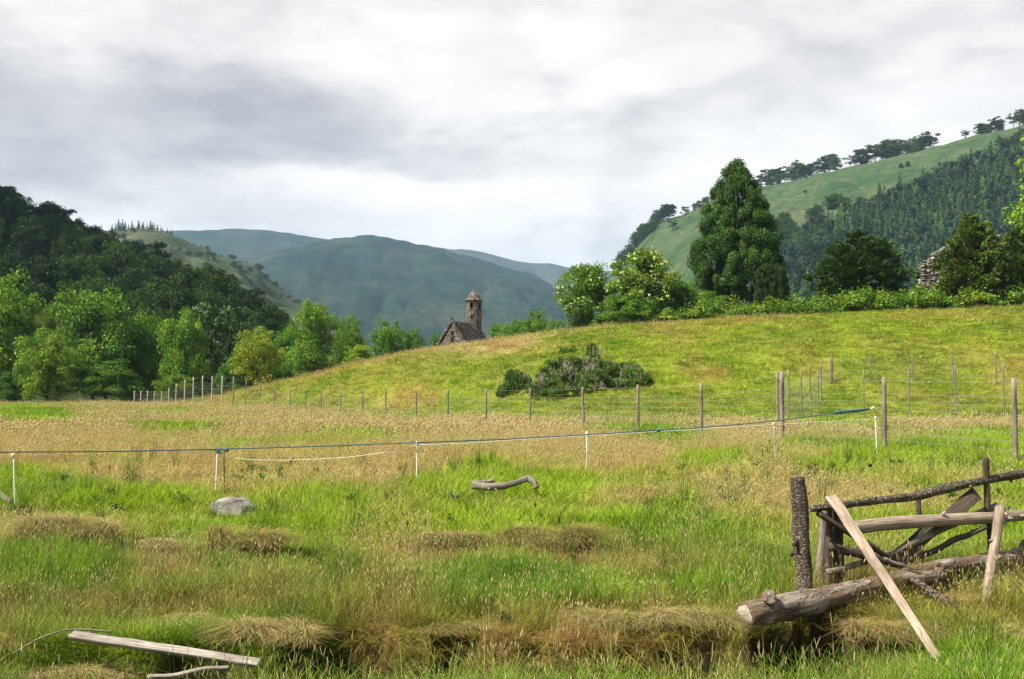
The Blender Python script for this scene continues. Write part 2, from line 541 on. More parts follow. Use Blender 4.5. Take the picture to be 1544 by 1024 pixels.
def scatter(name, protos, mat, pos, rot, scl, idx, tint, headcol, label=None):
    c = bpy.data.collections.new(name + '_kinds')
    for i, me in enumerate(protos):
        if not me.materials: me.materials.append(mat)
        o = bpy.data.objects.new('%s_%02d' % (name, i), me); c.objects.link(o)
    me = bpy.data.meshes.new(name)
    n = len(pos)
    me.vertices.add(n); me.vertices.foreach_set('co', np.asarray(pos, np.float32).ravel())
    for k, a, ty in (('rot', rot, 'FLOAT_VECTOR'), ('scl', scl, 'FLOAT_VECTOR'), ('tint', tint, 'FLOAT_VECTOR'), ('headcol', headcol, 'FLOAT_VECTOR')):
        at = me.attributes.new(k, ty, 'POINT'); at.data.foreach_set('vector', np.asarray(a, np.float32).ravel())
    at = me.attributes.new('idx', 'INT', 'POINT'); at.data.foreach_set('value', np.asarray(idx, np.int32))
    o = link(name, me)
    ng = bpy.data.node_groups.new(name, 'GeometryNodeTree')
    ng.interface.new_socket('Geometry', in_out='INPUT', socket_type='NodeSocketGeometry')
    ng.interface.new_socket('Geometry', in_out='OUTPUT', socket_type='NodeSocketGeometry')
    N, L = ng.nodes.new, ng.links.new
    gi, go = N('NodeGroupInput'), N('NodeGroupOutput')
    ci = N('GeometryNodeCollectionInfo'); ci.inputs['Collection'].default_value = c
    ci.inputs['Separate Children'].default_value = True; ci.inputs['Reset Children'].default_value = True
    ip = N('GeometryNodeInstanceOnPoints'); ip.inputs['Pick Instance'].default_value = True

    def na(k, ty):
        q = N('GeometryNodeInputNamedAttribute'); q.data_type = ty; q.inputs['Name'].default_value = k
        return q.outputs['Attribute']
    L(gi.outputs[0], ip.inputs['Points']); L(ci.outputs[0], ip.inputs['Instance'])
    L(na('idx', 'INT'), ip.inputs['Instance Index'])
    e = N('FunctionNodeEulerToRotation'); L(na('rot', 'FLOAT_VECTOR'), e.inputs[0])
    L(e.outputs[0], ip.inputs['Rotation']); L(na('scl', 'FLOAT_VECTOR'), ip.inputs['Scale'])
    L(ip.outputs[0], go.inputs[0])
    md = o.modifiers.new('scatter', 'NODES'); md.node_group = ng
    tag(o, label, kind='stuff')
    return o


CLEAR = []   # (x, y, r, factor) spots where the grass is kept short


def sample_sector(rng, d0, d1, dens, margin=1.16, power=0.0):
    hw = (CX / F) * margin
    area = hw * (d1 ** 2 - d0 ** 2)
    n = int(area * dens)
    d = np.sqrt(d0 ** 2 + (d1 ** 2 - d0 ** 2) * rng.random(n))
    x = d * hw * (2 * rng.random(n) - 1)
    return x, d


def build_grass():
    gm = grass_material('grass_blades')
    near = [tuft('n0', 1, 34, .08, .10, .30, .0055, .5), tuft('n1', 2, 30, .08, .08, .24, .0055, .9), tuft('n2', 3, 30, .07, .14, .36, .005, .4),
            tuft('n3', 4, 30, .07, .10, .26, .0045, 1.0, droop=.2), tuft('n4', 5, 34, .09, .08, .24, .0045, 1.2, droop=.3),
            tuft('n5', 6, 14, .07, .10, .24, .005, .6, 4, (.28, .46), .006, .055, sw=.0025),
            tuft('n6', 7, 14, .08, .10, .24, .005, .6, 5, (.26, .44), .007, .05, sw=.0025),
            tuft('n7', 8, 26, .08, .24, .54, .0065, .7), tuft('n8', 9, 22, .07, .22, .50, .0065, 1.0, droop=.15)]
    mid = [tuft('m0', 11, 26, .16, .12, .34, .010, .6), tuft('m1', 12, 24, .16, .10, .28, .010, .9),
           tuft('m2', 13, 14, .16, .10, .26, .009, .7, 4, (.28, .42), .009, .055, sw=.004),
           tuft('m3', 14, 12, .18, .10, .26, .009, .7, 6, (.22, .38), .010, .05, sw=.004),
           tuft('m4', 15, 24, .16, .08, .26, .009, 1.0, droop=.25)]
    far = [tuft('f0', 21, 30, .42, .12, .34, .03, .7, segs=2), tuft('f1', 22, 28, .42, .10, .28, .03, 1.0, segs=2),
           tuft('f2', 23, 16, .42, .10, .26, .026, .7, 8, (.22, .36), .022, .09, segs=2, sw=.009),
           tuft('f3', 24, 14, .45, .10, .26, .026, .7, 10, (.20, .34), .024, .08, segs=2, sw=.009)]
    rng = rng_(77)
    for name, protos, bands, lab in (
            ('foreground_grass', near, [(6.4, 13.5, 330)], 'mixed green and dry grass in the foreground'),
            ('meadow_grass', mid, [(13.5, 19, 120), (19, 31, 80)], 'tan seeding meadow grass'),
            ('pasture_grass', far, [(31, 60, 13), (60, 128, 5.0)], 'long grass on the far field and green mound')):
        X, Y = [], []
        for b in bands:
            x, y = sample_sector(rng, *b); X.append(x); Y.append(y)
        x, y = np.concatenate(X), np.concatenate(Y)
        tint, dry, field, mound, px, s = veg(x, y)
        keep = s < 1.12
        # density gaps in patches
        keep &= rng.random(len(x)) < .55 + .6 * fbm(x * 1.3, y * 1.3, 121, 2)
        x, y, tint, dry, field, mound, px, s = [q[keep] for q in (x, y, tint, dry, field, mound, px, s)]
        n = len(x); u = rng.random(n)
        d = np.clip(dry + rng.normal(0, .2, n), 0, 1)
        if protos is near:
            lush = (1 - sm(8.6, 9.5, y)) * sm(330, 430, px)
            idx = np.where(d > .58, np.where(u < .45, 4, np.where(u < .8, 3, 6)), np.where(u < .35, 0, np.where(u < .6, 1, np.where(u < .86, 2, 5))))
            idx = np.where((u < lush * .55), np.where(rng.random(n) < .5, 7, 8), idx)
            hs = np.where((idx == 5) | (idx == 6), 1.0, .95)
        elif protos is mid:
            idx = np.where(d > .5, np.where(u < .38, 2, np.where(u < .75, 3, 4)), np.where(u < .45, 0, np.where(u < .86, 1, 2)))
            hs = np.full(n, .9)
        else:
            idx = np.where(d > .52, np.where(u < .45, 2, np.where(u < .8, 3, 1)), np.where(u < .5, 0, 1))
            hs = np.interp(y, [31, 60, 128], [.9, 1.05, 1.3])
        sc = hs * (.7 + .6 * rng.random(n))
        hz = sc * (.40 + 1.2 * fbm(x * .9, y * .9, 131, 3)) * (.75 + .5 * vnoise(x * 3.3, y * 3.3, 133)) * (1 - .35 * mound)
        for (cx_, cy_, r_, k_) in CLEAR:
            q = 1 - sm(r_ * .7, r_, np.hypot(x - cx_, y - cy_))
            hz = hz * (1 - q * (1 - k_))
        rv = rng.random(n); tint = tint * (.8 + .4 * rv + mound * (-.12 + .40 * rv ** 2))[:, None]
        hc = HEAD + (PINK * 1.1 - HEAD) * (rng.random(n) * sm(.4, .6, fbm(x * .3 + 5, y * .5, 101, 3)))[:, None]
        hc = hc + (np.array([.36, .38, .13]) - hc) * ((1 - np.clip(dry * 1.5, 0, 1)) * .7)[:, None]
        hc = hc + (STRAW - hc) * (mound * .5)[:, None]
        hz = hz * (1 - .95 * np.clip(pit(x, y) / .12, 0, 1))
        for (ppx, pd, pa, pb, ph) in PITS:
            q = np.hypot((x - (ppx - CX) / F * pd) / (pa * 1.15), (y - (pd - pb - .40)) / .62)
            hz = hz * (1 - .68 * (1 - sm(.6, 1.1, q)))
        near_bank = sm(.10, .2, ditch(x, y)) * (1 - sm(.02, .12, ditch(x, y + .62)))
        hz = hz * (1 - .72 * near_bank * sm(.30, .42, vnoise(x * 2.2, y * 0 + 3, 77)))
        ok = hz > .06
        pos = np.stack([x, y, gz(x, y) - .02], -1)
        rot = np.stack([rng.normal(0, .12, n), rng.normal(0, .12, n), rng.random(n) * 6.283], -1)
        scl = np.stack([sc, sc, hz], -1)
        scatter(name, protos, gm, pos[ok], rot[ok], scl[ok], idx[ok], tint[ok], hc[ok], lab)
    # rushes, docks and thistles standing here and there
    r = rng_(91)
    def rosette(name, seed, n, L, W, lift):
        r = rng_(seed); mb = MB()
        for i in range(n):
            a = r.random() * 6.283; d_ = np.array([math.cos(a), math.sin(a), 0]); s_ = np.array([-math.sin(a), math.cos(a), 0])
            l = L * r.uniform(.6, 1.2); w = W * r.uniform(.7, 1.2); up = lift * r.uniform(.4, 1.3)
            P_ = []
            for u, k in ((0, .15), (.25, .75), (.55, 1), (.8, .7), (1, .05)):
                c = d_ * l * u + np.array([0, 0, l * up * (u - .55 * u * u)])
                P_ += [c - s_ * w * k / 2 + np.array([0, 0, .012 * k]), c + s_ * w * k / 2 + np.array([0, 0, .012 * k])]
            mb.add(P_, np.array([[2 * i, 2 * i + 1, 2 * i + 3, 2 * i + 2] for i in range(4)]), vary=np.full(10, r.random()), along=np.zeros(10), head=np.zeros(10))
        return mb.mesh(name)
    wp = [rosette('w0', 1, 14, .22, .075, .9), rosette('w1', 2, 22, .14, .05, 1.5), tuft('w2', 33, 34, .05, .35, .72, .0055, .22, lean=.2),
          tuft('w3', 34, 6, .05, .1, .2, .006, .5, 5, (.5, .8), .020, .13, sw=.006), rosette('w4', 3, 34, .10, .06, 2.4)]
    x, y = sample_sector(r, 7.6, 22, 1.5)
    keep = fbm(x * .5, y * .5, 141, 3) > .50; x, y = x[keep], y[keep]; n = len(x)
    idx = r.choice(5, n, p=[.14, .14, .48, .04, .20])
    t = np.array([[.06, .12, .015], [.05, .11, .02], [.04, .09, .015], [.09, .11, .03], [.075, .13, .03]])[idx] * (.6 + .8 * r.random((n, 1)))
    hc = np.tile(np.array([.15, .09, .045]), (n, 1)) * (.6 + .8 * r.random((n, 1)))
    sc = .45 + .55 * r.random(n); sz = sc.copy()
    for (cx_, cy_, r_, k_) in CLEAR:
        sz *= 1 - (1 - sm(r_ * .7, r_, np.hypot(x - cx_, y - cy_))) * (1 - k_)
    ok = sz > .3
    scatter('meadow_weeds', wp, gm, np.stack([x, y, gz(x, y) + np.interp(y, [8, 14, 20], [.01, .03, .08])], -1)[ok], np.stack([r.normal(0, .15, n), r.normal(0, .15, n), r.random(n) * 6.283], -1)[ok],
            np.stack([sc, sc, sz], -1)[ok], idx[ok], t[ok], hc[ok], 'rushes, docks and thistles scattered through the meadow')
    return gm


# ------------------------------------------------------------------ foliage
def leaf_quads(c, nrm, size, rng, elong=1.7, jit=.9):
    n = len(c)
    nn = nrm + rng.normal(0, jit, (n, 3)); nn /= np.linalg.norm(nn, axis=1)[:, None] + 1e-9
    a = np.cross(nn, rng.normal(size=(n, 3))); a /= np.linalg.norm(a, axis=1)[:, None] + 1e-9
    b = np.cross(nn, a)
    L = (size * (.6 + .8 * rng.random(n)))[:, None]; W = L / elong
    v = np.stack([c - a * L * .5, c + b * W * .5 + nn * L * .08, c + a * L * .5, c - b * W * .5 + nn * L * .08], 1).reshape(-1, 3)
    f = np.arange(n * 4).reshape(n, 4)
    return v, f


def leaf_sprays(c, dirs, size, rng, elong=3.2):
    """narrow leaves that follow a direction (conifer fronds)"""
    n = len(c)
    a = dirs + rng.normal(0, .35, (n, 3)); a /= np.linalg.norm(a, axis=1)[:, None] + 1e-9
    b = np.cross(a, rng.normal(size=(n, 3))); b /= np.linalg.norm(b, axis=1)[:, None] + 1e-9
    L = (size * (.6 + .8 * rng.random(n)))[:, None]; W = L / elong
    v = np.stack([c - a * L * .5, c + b * W * .5, c + a * L * .5, c - b * W * .5], 1).reshape(-1, 3)
    return v, np.arange(n * 4).reshape(n, 4)


def unit(rng, n):
    v = rng.normal(size=(n, 3)); return v / np.linalg.norm(v, axis=1)[:, None]


def clump_tint(rng, nc, per, hue=.22, val=.22):
    """colour of each leaf: clumps differ a little, leaves within a clump a little more"""
    cv = 1 + val * rng.normal(size=(nc, 1)) * .6; ch = hue * rng.normal(size=(nc, 1))
    base = np.concatenate([cv * (1 + ch * .6), cv, cv * (1 - ch * .4)], 1)
    t = np.repeat(base, per, 0) * (1 + .22 * rng.normal(size=(nc * per, 1)))
    return np.repeat(np.clip(t, .35, 2.0), 4, 0)


def crown_broad(name, seed, nc=70, per=110, leaf=.022, low=.10, lean=0., top=.0, wide=1.0, cr=.115):
    """unit crown: 1 tall, about 1 wide"""
    rng = rng_(seed)
    # big boughs, each carrying clumps
    nb = 17
    k_ = np.arange(nb); g_ = k_ * 2.39996 + rng.random()
    bz = np.clip((k_ + .5) / nb + rng.normal(0, .05, nb), 0, 1)
    q_ = .30 * (.55 + .6 * rng.random(nb))
    bc = np.stack([np.cos(g_) * q_, np.sin(g_) * q_, low + .10 + (1 - low - .24) * bz], -1)
    w = np.interp(bc[:, 2], [0, .2, .45, .7, .85, 1], [.8, 1.05, 1.1, .85, .5, .2]) * wide
    bc[:, :2] *= w[:, None]
    br = (.16 + .08 * rng.random(nb)) * np.interp(bc[:, 2], [0, .6, 1], [1.05, 1, .75])
    C = []
    for i in range(nc):
        k = i % nb
        d = unit(rng, 1)[0]; d[2] = d[2] * .85 + .12
        C.append(bc[k] + d * br[k] * (.55 + .5 * rng.random()))
    for i in range(nc // 4):
        C[i * 4] = np.array([rng.normal(0, .10), rng.normal(0, .10), low + (.9 - low) * rng.random()])
    C = np.array(C); C[:, 2] = np.clip(C[:, 2], low * .7, .97)
    r = cr * (.6 + .7 * rng.random(nc))
    d = unit(rng, nc * per); d[:, 2] = np.where(d[:, 2] < -.3, -d[:, 2], d[:, 2])
    rr = (rng.random(nc * per) ** .4)
    c = np.repeat(C, per, 0) + d * (np.repeat(r, per) * rr)[:, None]
    nr = d * .8 + np.array([0, 0, .35])
    v, f = leaf_quads(c, nr, np.full(nc * per, leaf), rng)
    return mesh_np(name, v, f, {'tint': clump_tint(rng, nc, per)}), C


def trunk_mesh(name, seed, C=None, r=.022, h=.75, nl=9, lean=.0, bend=.05):
    rng = rng_(seed); mb = MB()
    n = 9; z = np.linspace(-.03, h, n)
    pts = np.stack([lean * z + bend * (vnoise(z * 3, z * 0 + 1, seed) - .5) * sm(0, .3, z), bend * (vnoise(z * 3, z * 0 + 7, seed) - .5) * sm(0, .3, z), z], -1)
    tube(mb, pts, r * np.interp(z / h, [-.1, 0, .1, 1], [1.7, 1.5, 1, .3]), 7, .12, seed)
    if C is not None:
        for k in rng.choice(len(C), min(nl, len(C)), False):
            zz = np.clip(C[k][2] * .55, .12, h * .85)
            a = np.array([np.interp(zz, z, pts[:, 0]), np.interp(zz, z, pts[:, 1]), zz])
            p = line_pts(a, C[k], 6, .05, seed + int(k))
            p[:, 2] += np.sin(np.linspace(0, math.pi, 6)) * -.02
            tube(mb, p, r * np.linspace(.45, .12, 6), 5, .1, seed + int(k))
    return mb.mesh(name, True)


def crown_conifer(name, seed, tiers=15, leaf=.05, low=.08, spread=.42, per=46, power=.9, droop=.25):
    rng = rng_(seed); V, Ff, T, n0 = [], [], [], 0
    cs, ds, tt = [], [], []
    for i in range(tiers):
        z = low + (1 - low) * (i + .3 * rng.random()) / tiers
        R0 = spread * (1 - (z - low) / (1.02 - low)) ** power + .02
        nb = max(4, int(9 * (R0 / spread) + 3))
        for k in range(nb):
            a = rng.random() * 6.283; L = R0 * (.65 + .45 * rng.random()); m = max(8, int(per * L / spread))
            u = rng.random(m) ** .7
            d = np.array([math.cos(a), math.sin(a), -droop + .15 * rng.random()])
            c = np.array([0, 0, z]) + d * (u * L)[:, None] + rng.normal(0, .022, (m, 3)) * (1.1 - .5 * u)[:, None]
            cs.append(c); ds.append(np.tile(d + np.array([0, 0, .35]), (m, 1)))
            tv = (1 + .18 * rng.normal()); tt.append(tv * (1 + .2 * rng.normal(size=(m, 1))) * np.ones((m, 3)))
    c, d, t = np.concatenate(cs), np.concatenate(ds), np.concatenate(tt)
    v, f = leaf_sprays(c, d, np.full(len(c), leaf), rng, 2.0)
    return mesh_np(name, v, f, {'tint': np.repeat(np.clip(t, .4, 1.8), 4, 0)})


def crown_pine(name, seed, nc=15, per=75, leaf=.05, low=.42, wide=.42):
    """open flat-topped pine crown on a bare stem"""
    rng = rng_(seed)
    z = low + (.95 - low) * rng.random(nc) ** .8
    w = np.interp(z, [low, (low + 1) / 2, 1], [.7, 1, .55]) * wide
    a = rng.random(nc) * 6.283; q = np.sqrt(rng.random(nc))
    C = np.stack([np.cos(a) * w * q, np.sin(a) * w * q, z], -1)
    r = .14 * (.7 + .6 * rng.random(nc))
    d = unit(rng, nc * per); d[:, 2] = np.abs(d[:, 2]) * .75 - .15
    c = np.repeat(C, per, 0) + d * (np.repeat(r, per) * rng.random(nc * per) ** .5)[:, None]
    v, f = leaf_quads(c, d + np.array([0, 0, .3]), np.full(nc * per, leaf), rng, 2.0)
    return mesh_np(name, v, f, {'tint': clump_tint(rng, nc, per, .08, .2)}), C


def crown_profile(name, seed, prof, nc, per, leaf, cr=.07, frond=0.0, droop=-.2, sq=1.0, hue=.12, val=.28, shell=.35, lump=.12, elong=1.8, layers=0):
    """dense crown that fills a profile [(z, radius)...]; frond > 0: narrow sprays pointing out and up or down"""
    rng = rng_(seed)
    pz, pr = np.array(prof).T
    z = pz.min() + (pz.max() - pz.min()) * rng.random(nc * 3)
    keep = rng.random(nc * 3) < np.interp(z, pz, pr) / pr.max() + .12
    z = z[keep][:nc]; n = len(z)
    a = rng.random(n) * 6.283
    lumpf = 1 + lump * 2 * (fbm(np.cos(a) * 1.4 + seed, np.sin(a) * 1.4 + z * 5.5, seed, 3) - .5) * 2
    if layers:
        lumpf = lumpf * (1 + .13 * np.sin(6.283 * layers * z + 5 * fbm(np.cos(a) * 1.3 + 4, np.sin(a) * 1.3, seed + 2, 2)))
    R0 = np.interp(z, pz, pr) * lumpf
    q = 1 - shell * rng.random(n) ** 1.5
    q = np.where(rng.random(n) < .22, .75 * rng.random(n), q)
    C = np.stack([np.cos(a) * R0 * q, np.sin(a) * R0 * q * sq, z], -1)
    r = cr * (.55 + .8 * rng.random(n))
    d = unit(rng, n * per)
    out = np.stack([np.cos(a), np.sin(a), np.full(n, .25)], -1)
    c = np.repeat(C, per, 0) + d * (np.repeat(r, per) * rng.random(n * per) ** .45)[:, None] * np.array([1, 1, .8])
    tint = clump_tint(rng, n, per, hue, val)
    if frond:
        dr = np.repeat(np.stack([np.cos(a), np.sin(a), np.full(n, droop)], -1), per, 0)
        v, f = leaf_sprays(c, dr, np.full(n * per, leaf), rng, frond)
    else:
        v, f = leaf_quads(c, d * .8 + np.repeat(out, per, 0) * .5, np.full(n * per, leaf), rng, elong)
    return mesh_np(name, v, f, {'tint': tint}), C


def place_tree(proto, name, label, px, top, wpx, d, col=(1, 1, 1), group=None, base=None, cat='tree', rz=None, sink=.1, dy=1.0):
    x = (px - CX) / F * d
    zb = float(gz(x, d)) if base is None else base
    zt = P(px, top, d).z
    h = max(zt - zb, .5); w = wpx / F * d
    root = thing(name, label, cat, (x, d, zb - sink), group)
    root.rotation_euler.z = rz if rz is not None else random.Random(int(px * 7 + d)).random() * 6.28
    root.scale = (w, w * dy, h + sink)
    for pname, me in proto:
        o = link(pname, me, parent=root)
        o.color = (*col, 1) if pname != 'trunk' else (1, 1, 1, 1)
    return root


# ------------------------------------------------------------------ hills
def hill(name, cols, sil, D, D0, z0, nrow, mat, crestdrop=0.0, amp=0., fs=.01, back=.5, seed=0, shape=1.6, rowmax=1.35):
    """a hill whose skyline follows sil [(px, py)...]; returns (object, z-function of (px, t))"""
    spx, spy = np.array(sil, float).T
    dpx, dD = np.array(D, float).T
    bpx, bD = np.array(D0, float).T

    def surf(px, t):
        Dc = np.interp(px, dpx, dD); Db = np.interp(px, bpx, bD)
        zs = (HY - np.interp(px, spx, spy)) / F * Dc - crestdrop
        d = Db + t * (Dc - Db)
        up = np.where(t <= 1, 1 - np.clip(1 - t, 0, 1) ** shape, 1 - back * ((t - 1)) ** 1.5 * 2)
        z = z0 + (zs - z0) * up
        x = (px - CX) / F * d
        k = np.clip(4 * t * np.abs(1 - t), 0, 1)
        z = z + amp * (fbm(x * fs, d * fs * .6, seed, 5) - .5 + .6 * (np.abs(fbm(x * fs * 3.2, d * fs * .9, seed + 3, 4) - .5) * 2 - .25)) * k + amp * .14 * (fbm(x * fs * 7, d * fs * 5, seed + 5, 3) - .5)
        return x, d, z
    px = np.linspace(cols[0], cols[1], cols[2]); t = np.concatenate([np.linspace(0, 1, nrow), np.linspace(1, rowmax, 8)[1:]])
    PX, T = np.meshgrid(px, t)
    x, d, z = surf(PX, T)
    n, m = x.shape
    i = np.arange(n - 1)[:, None] * m; k = np.arange(m - 1)[None, :]
    f = np.stack([i + k, i + k + 1, i + m + k + 1, i + m + k], -1).reshape(-1, 4)
    o = link(name, mesh_np(name, np.stack([x, d, z], -1).reshape(-1, 3), f, None, True), mat)
    tag(o, None, kind='structure')
    return o, surf


def hill_material(name, c1, c2, c3, s1=.01, s2=.05, bumpd=2.0, heather=None):
    t = NT(name)
    p = t.n('ShaderNodeNewGeometry').outputs['Position']
    a = t.noise(p, s1, 6, .6, .4); b = t.noise(p, s2, 6, .65)
    c = t.ramp(a, [(.35, c1), (.5, c2), (.65, c3)])
    c = t.mix(1.0, c, t.ramp(b, [(.3, (.55, .6, .55)), (.7, (1.35, 1.3, 1.25))]), 'MULTIPLY')
    if heather:
        zz = t.n('ShaderNodeSeparateXYZ'); t.l(p, zz.inputs[0])
        h0, h1, hc = heather
        m = t.math('MULTIPLY', t.math('SUBTRACT', t.math('ADD', zz.outputs[2], t.math('MULTIPLY', t.math('SUBTRACT', a, .5), (h1 - h0) * 2)), h0), 1 / (h1 - h0), True)
        c = t.mix(m, c, hc)
    return t.principled(c, 1, 0, t.bump(b, .6, bumpd))


# ================================================================== BUILD
scene.world = bpy.data.worlds.new('World')

# ------------------------------------------------------------------ sun, sky
SUN_AZ, SUN_EL = R(-118), R(50)        # azimuth from straight ahead (+y), clockwise; sun stands to the left, a little behind
sd = Vector((math.sin(SUN_AZ) * math.cos(SUN_EL), math.cos(SUN_AZ) * math.cos(SUN_EL), math.sin(SUN_EL)))
sl = bpy.data.lights.new('sun', 'SUN'); sl.energy = 5.0; sl.angle = R(.6); sl.color = (1, .95, .86)
so = bpy.data.objects.new('sun', sl); COL.objects.link(so)
so.rotation_euler = sd.to_track_quat('Z', 'Y').to_euler()


def build_world():
    w = scene.world; w.use_nodes = True
    t = NT.__new__(NT); t.t = w.node_tree; t.t.nodes.clear(); t.m = None
    t.out = t.n('ShaderNodeOutputWorld')
    sky = t.n('ShaderNodeTexSky', sky_type='NISHITA'); sky.sun_disc = False
    sky.sun_elevation = SUN_EL; sky.sun_rotation = SUN_AZ
    g = t.n('ShaderNodeTexCoord').outputs['Generated']
    sp = t.n('ShaderNodeSeparateXYZ'); t.l(g, sp.inputs[0])
    x, y, z = sp.outputs

    def blob(px, py, rx, ry, wob=None):
        a, b = (px - CX) / F, (HY - py) / F
        n = math.sqrt(1 + a * a + b * b); x0, z0 = a / n, b / n
        u = t.math('DIVIDE', t.math('SUBTRACT', x, x0), rx / F)
        v = t.math('DIVIDE', t.math('SUBTRACT', zw, z0), ry / F)
        return t.math('POWER', 2.718, t.math('MULTIPLY', t.math('ADD', t.math('MULTIPLY', u, u), t.math('MULTIPLY', v, v)), -1.0))
    warp = t.noise(t.scale(g, (3.0, 3.0, 9)), 1.6, 5, .6)
    zw = t.math('ADD', z, t.math('MULTIPLY', t.math('SUBTRACT', warp, .5), .15))
    big = t.noise(t.scale(g, (2.2, 2.2, 8.0)), 1.0, 7, .55, .35)
    fine = t.noise(t.scale(g, (5, 5, 13)), 1.4, 8, .62, .6)
    b = t.math('ADD', .79, t.math('MULTIPLY', t.math('SUBTRACT', big, .5), .42))
    b = t.math('ADD', b, t.math('MULTIPLY', t.math('SUBTRACT', fine, .5), .52))
    for args, k in (((200, 160, 560, 78), -.30), ((330, 130, 330, 38), -.10), ((60, 250, 260, 40), -.10), ((900, 330, 300, 60), -.07), ((640, 235, 420, 26), -.07),
                    ((800, 135, 190, 46), .20), ((1130, 240, 200, 60), .14), ((560, 285, 330, 40), .16), ((1480, 105, 60, 22), -.08), ((1000, 150, 130, 24), -.06)):
        b = t.math('ADD', b, t.math('MULTIPLY', blob(*args), k))
    vb = t.n('ShaderNodeTexVoronoi', feature='F1'); vb.inputs['Scale'].default_value = 5.5; vb.inputs['Detail'].default_value = 2.5; vb.inputs['Roughness'].default_value = .6
    wv = t.n('ShaderNodeTexNoise'); wv.inputs['Scale'].default_value = 3.0; wv.inputs['Detail'].default_value = 5; t.l(g, wv.inputs['Vector'])
    t.l(t.mix(.16, t.scale(g, (1, 1, 2.4)), wv.outputs['Color']), vb.inputs['Vector'])
    b = t.math('ADD', b, t.math('MULTIPLY', t.math('SUBTRACT', .70, vb.outputs['Distance']), .24))
    c = t.ramp(b, [(.32, (.190, .176, .184)), (.52, (.285, .265, .264)), (.70, (.405, .380, .366)), (.86, (.480, .455, .436))])
    # the cloud thins out to blue overhead
    thin = t.math('MULTIPLY', t.math('MULTIPLY', t.math('SUBTRACT', z, .42), 2.6, True), t.math('MULTIPLY', t.math('SUBTRACT', 1.05, big), 1.2, True), True)
    cl = t.mix(1.0, c, (10, 10, 10), 'MULTIPLY')
    m = t.mix(thin, cl, sky.outputs[0])
    bg = t.n('ShaderNodeBackground'); bg.inputs['Strength'].default_value = .1
    t.l(m, bg.inputs['Color']); t.l(bg.outputs[0], t.out.inputs['Surface'])


build_world()

# ------------------------------------------------------------------ camera and render settings
cam = bpy.data.cameras.new('camera'); co = bpy.data.objects.new('camera', cam); COL.objects.link(co)
cam.sensor_fit = 'HORIZONTAL'; cam.sensor_width = 36; cam.lens = F / 1544 * 36
cam.clip_start = .1; cam.clip_end = 30000
co.location = (0, 0, 0); co.rotation_euler = (math.pi / 2 + PITCH, 0, 0)
scene.camera = co
vs = scene.view_settings
scene.display_settings.display_device = 'sRGB'
vs.view_transform = 'Standard'; vs.look = 'None'; vs.exposure = 1.27; vs.gamma = 1; vs.use_curve_mapping = False
cy = scene.cycles
scene.render.engine = 'CYCLES'
cy.use_denoising = True; cy.denoiser = 'OPENIMAGEDENOISE'
cy.max_bounces = 7; cy.diffuse_bounces = 3; cy.transmission_bounces = 4; cy.glossy_bounces = 1; cy.volume_bounces = 0; cy.transparent_max_bounces = 4
cy.sample_clamp_indirect = 4
scene.render.use_persistent_data = False

# ------------------------------------------------------------------ ground
build_ground()

# ------------------------------------------------------------------ hills and mountains
moor = hill_material('moorland', (.028, .048, .026), (.050, .066, .036), (.085, .078, .054), .020, .16, 5.0)
mount = hill_material('mountain_slope', (.007, .020, .016), (.016, .032, .022), (.034, .040, .028), .0050, .045, 30.0, (540, 760, (.034, .030, .026)))
far_m = hill_material('far_mountain_slope', (.018, .028, .018), (.030, .036, .024), (.044, .042, .030), .0030, .03, 24.0)
grassy = hill_material('hill_pasture', (.030, .058, .026), (.044, .072, .032), (.066, .078, .042), .022, .16, 3.0)
woodfloor = hill_material('wood_floor', (.02, .03, .012), (.03, .04, .015), (.04, .045, .02), .05, .3, .6)

left_hill, left_s = hill('wooded_hill', (-520, 475, 90), [(-520, 150), (-300, 205), (-100, 280), (0, 332), (60, 362), (130, 392), (200, 428), (260, 452), (330, 478), (380, 505), (425, 545), (460, 600), (480, 612)],
                         [(-520, 400), (0, 340), (430, 235)], [(-520, 175), (470, 160)], -.5, 34, woodfloor, amp=5, fs=.03, seed=2, shape=1.25)
moor_hill, moor_s = hill('moorland_hill', (-200, 640, 150), [(-200, 330), (60, 352), (150, 352), (215, 350), (255, 358), (290, 374), (320, 385), (350, 394), (385, 407), (400, 420), (425, 440), (480, 470), (560, 520), (640, 600)],
                         [(-200, 1300), (640, 1000)], [(-200, 500), (640, 500)], 0, 60, moor, amp=26, fs=.007, seed=5, shape=1.5)
ridge_a, _ = hill('mountain', (-300, 900, 120), [(-300, 370), (150, 357), (255, 354), (400, 354), (450, 359), (520, 368), (600, 380), (700, 420), (900, 520)],
                  [(-300, 4300), (900, 4300)], [(-300, 2200), (900, 2200)], -10, 60, mount, amp=45, fs=.0018, seed=8, shape=1.6)
ridge_b, _ = hill('mountain', (200, 1010, 200), [(200, 520), (290, 440), (360, 400), (400, 384), (440, 372), (480, 366), (520, 364), (565, 362), (600, 366), (640, 374), (700, 386), (760, 402), (800, 412), (830, 428), (850, 445), (880, 475), (930, 520), (1010, 600)],
                  [(200, 2700), (600, 3200), (1010, 2800)], [(200, 1500), (1010, 1500)], -10, 90, mount, amp=75, fs=.003, seed=11, shape=1.35)
ridge_c, _ = hill('mountain', (560, 1300, 110), [(560, 385), (630, 373), (700, 376), (745, 384), (800, 397), (870, 405), (940, 408), (1050, 420), (1300, 450)],
                  [(560, 5200), (1300, 5200)], [(560, 3500), (1300, 3500)], -10, 40, far_m, amp=120, fs=.0015, seed=14, shape=1.5)
RSIL = [(880, 560), (905, 470), (925, 420), (945, 392), (962, 368), (985, 345), (1005, 331), (1030, 323), (1060, 311), (1100, 297), (1150, 283), (1200, 272), (1270, 256), (1330, 243), (1400, 226), (1470, 207), (1544, 189), (1700, 150), (2000, 90), (2400, 50)]
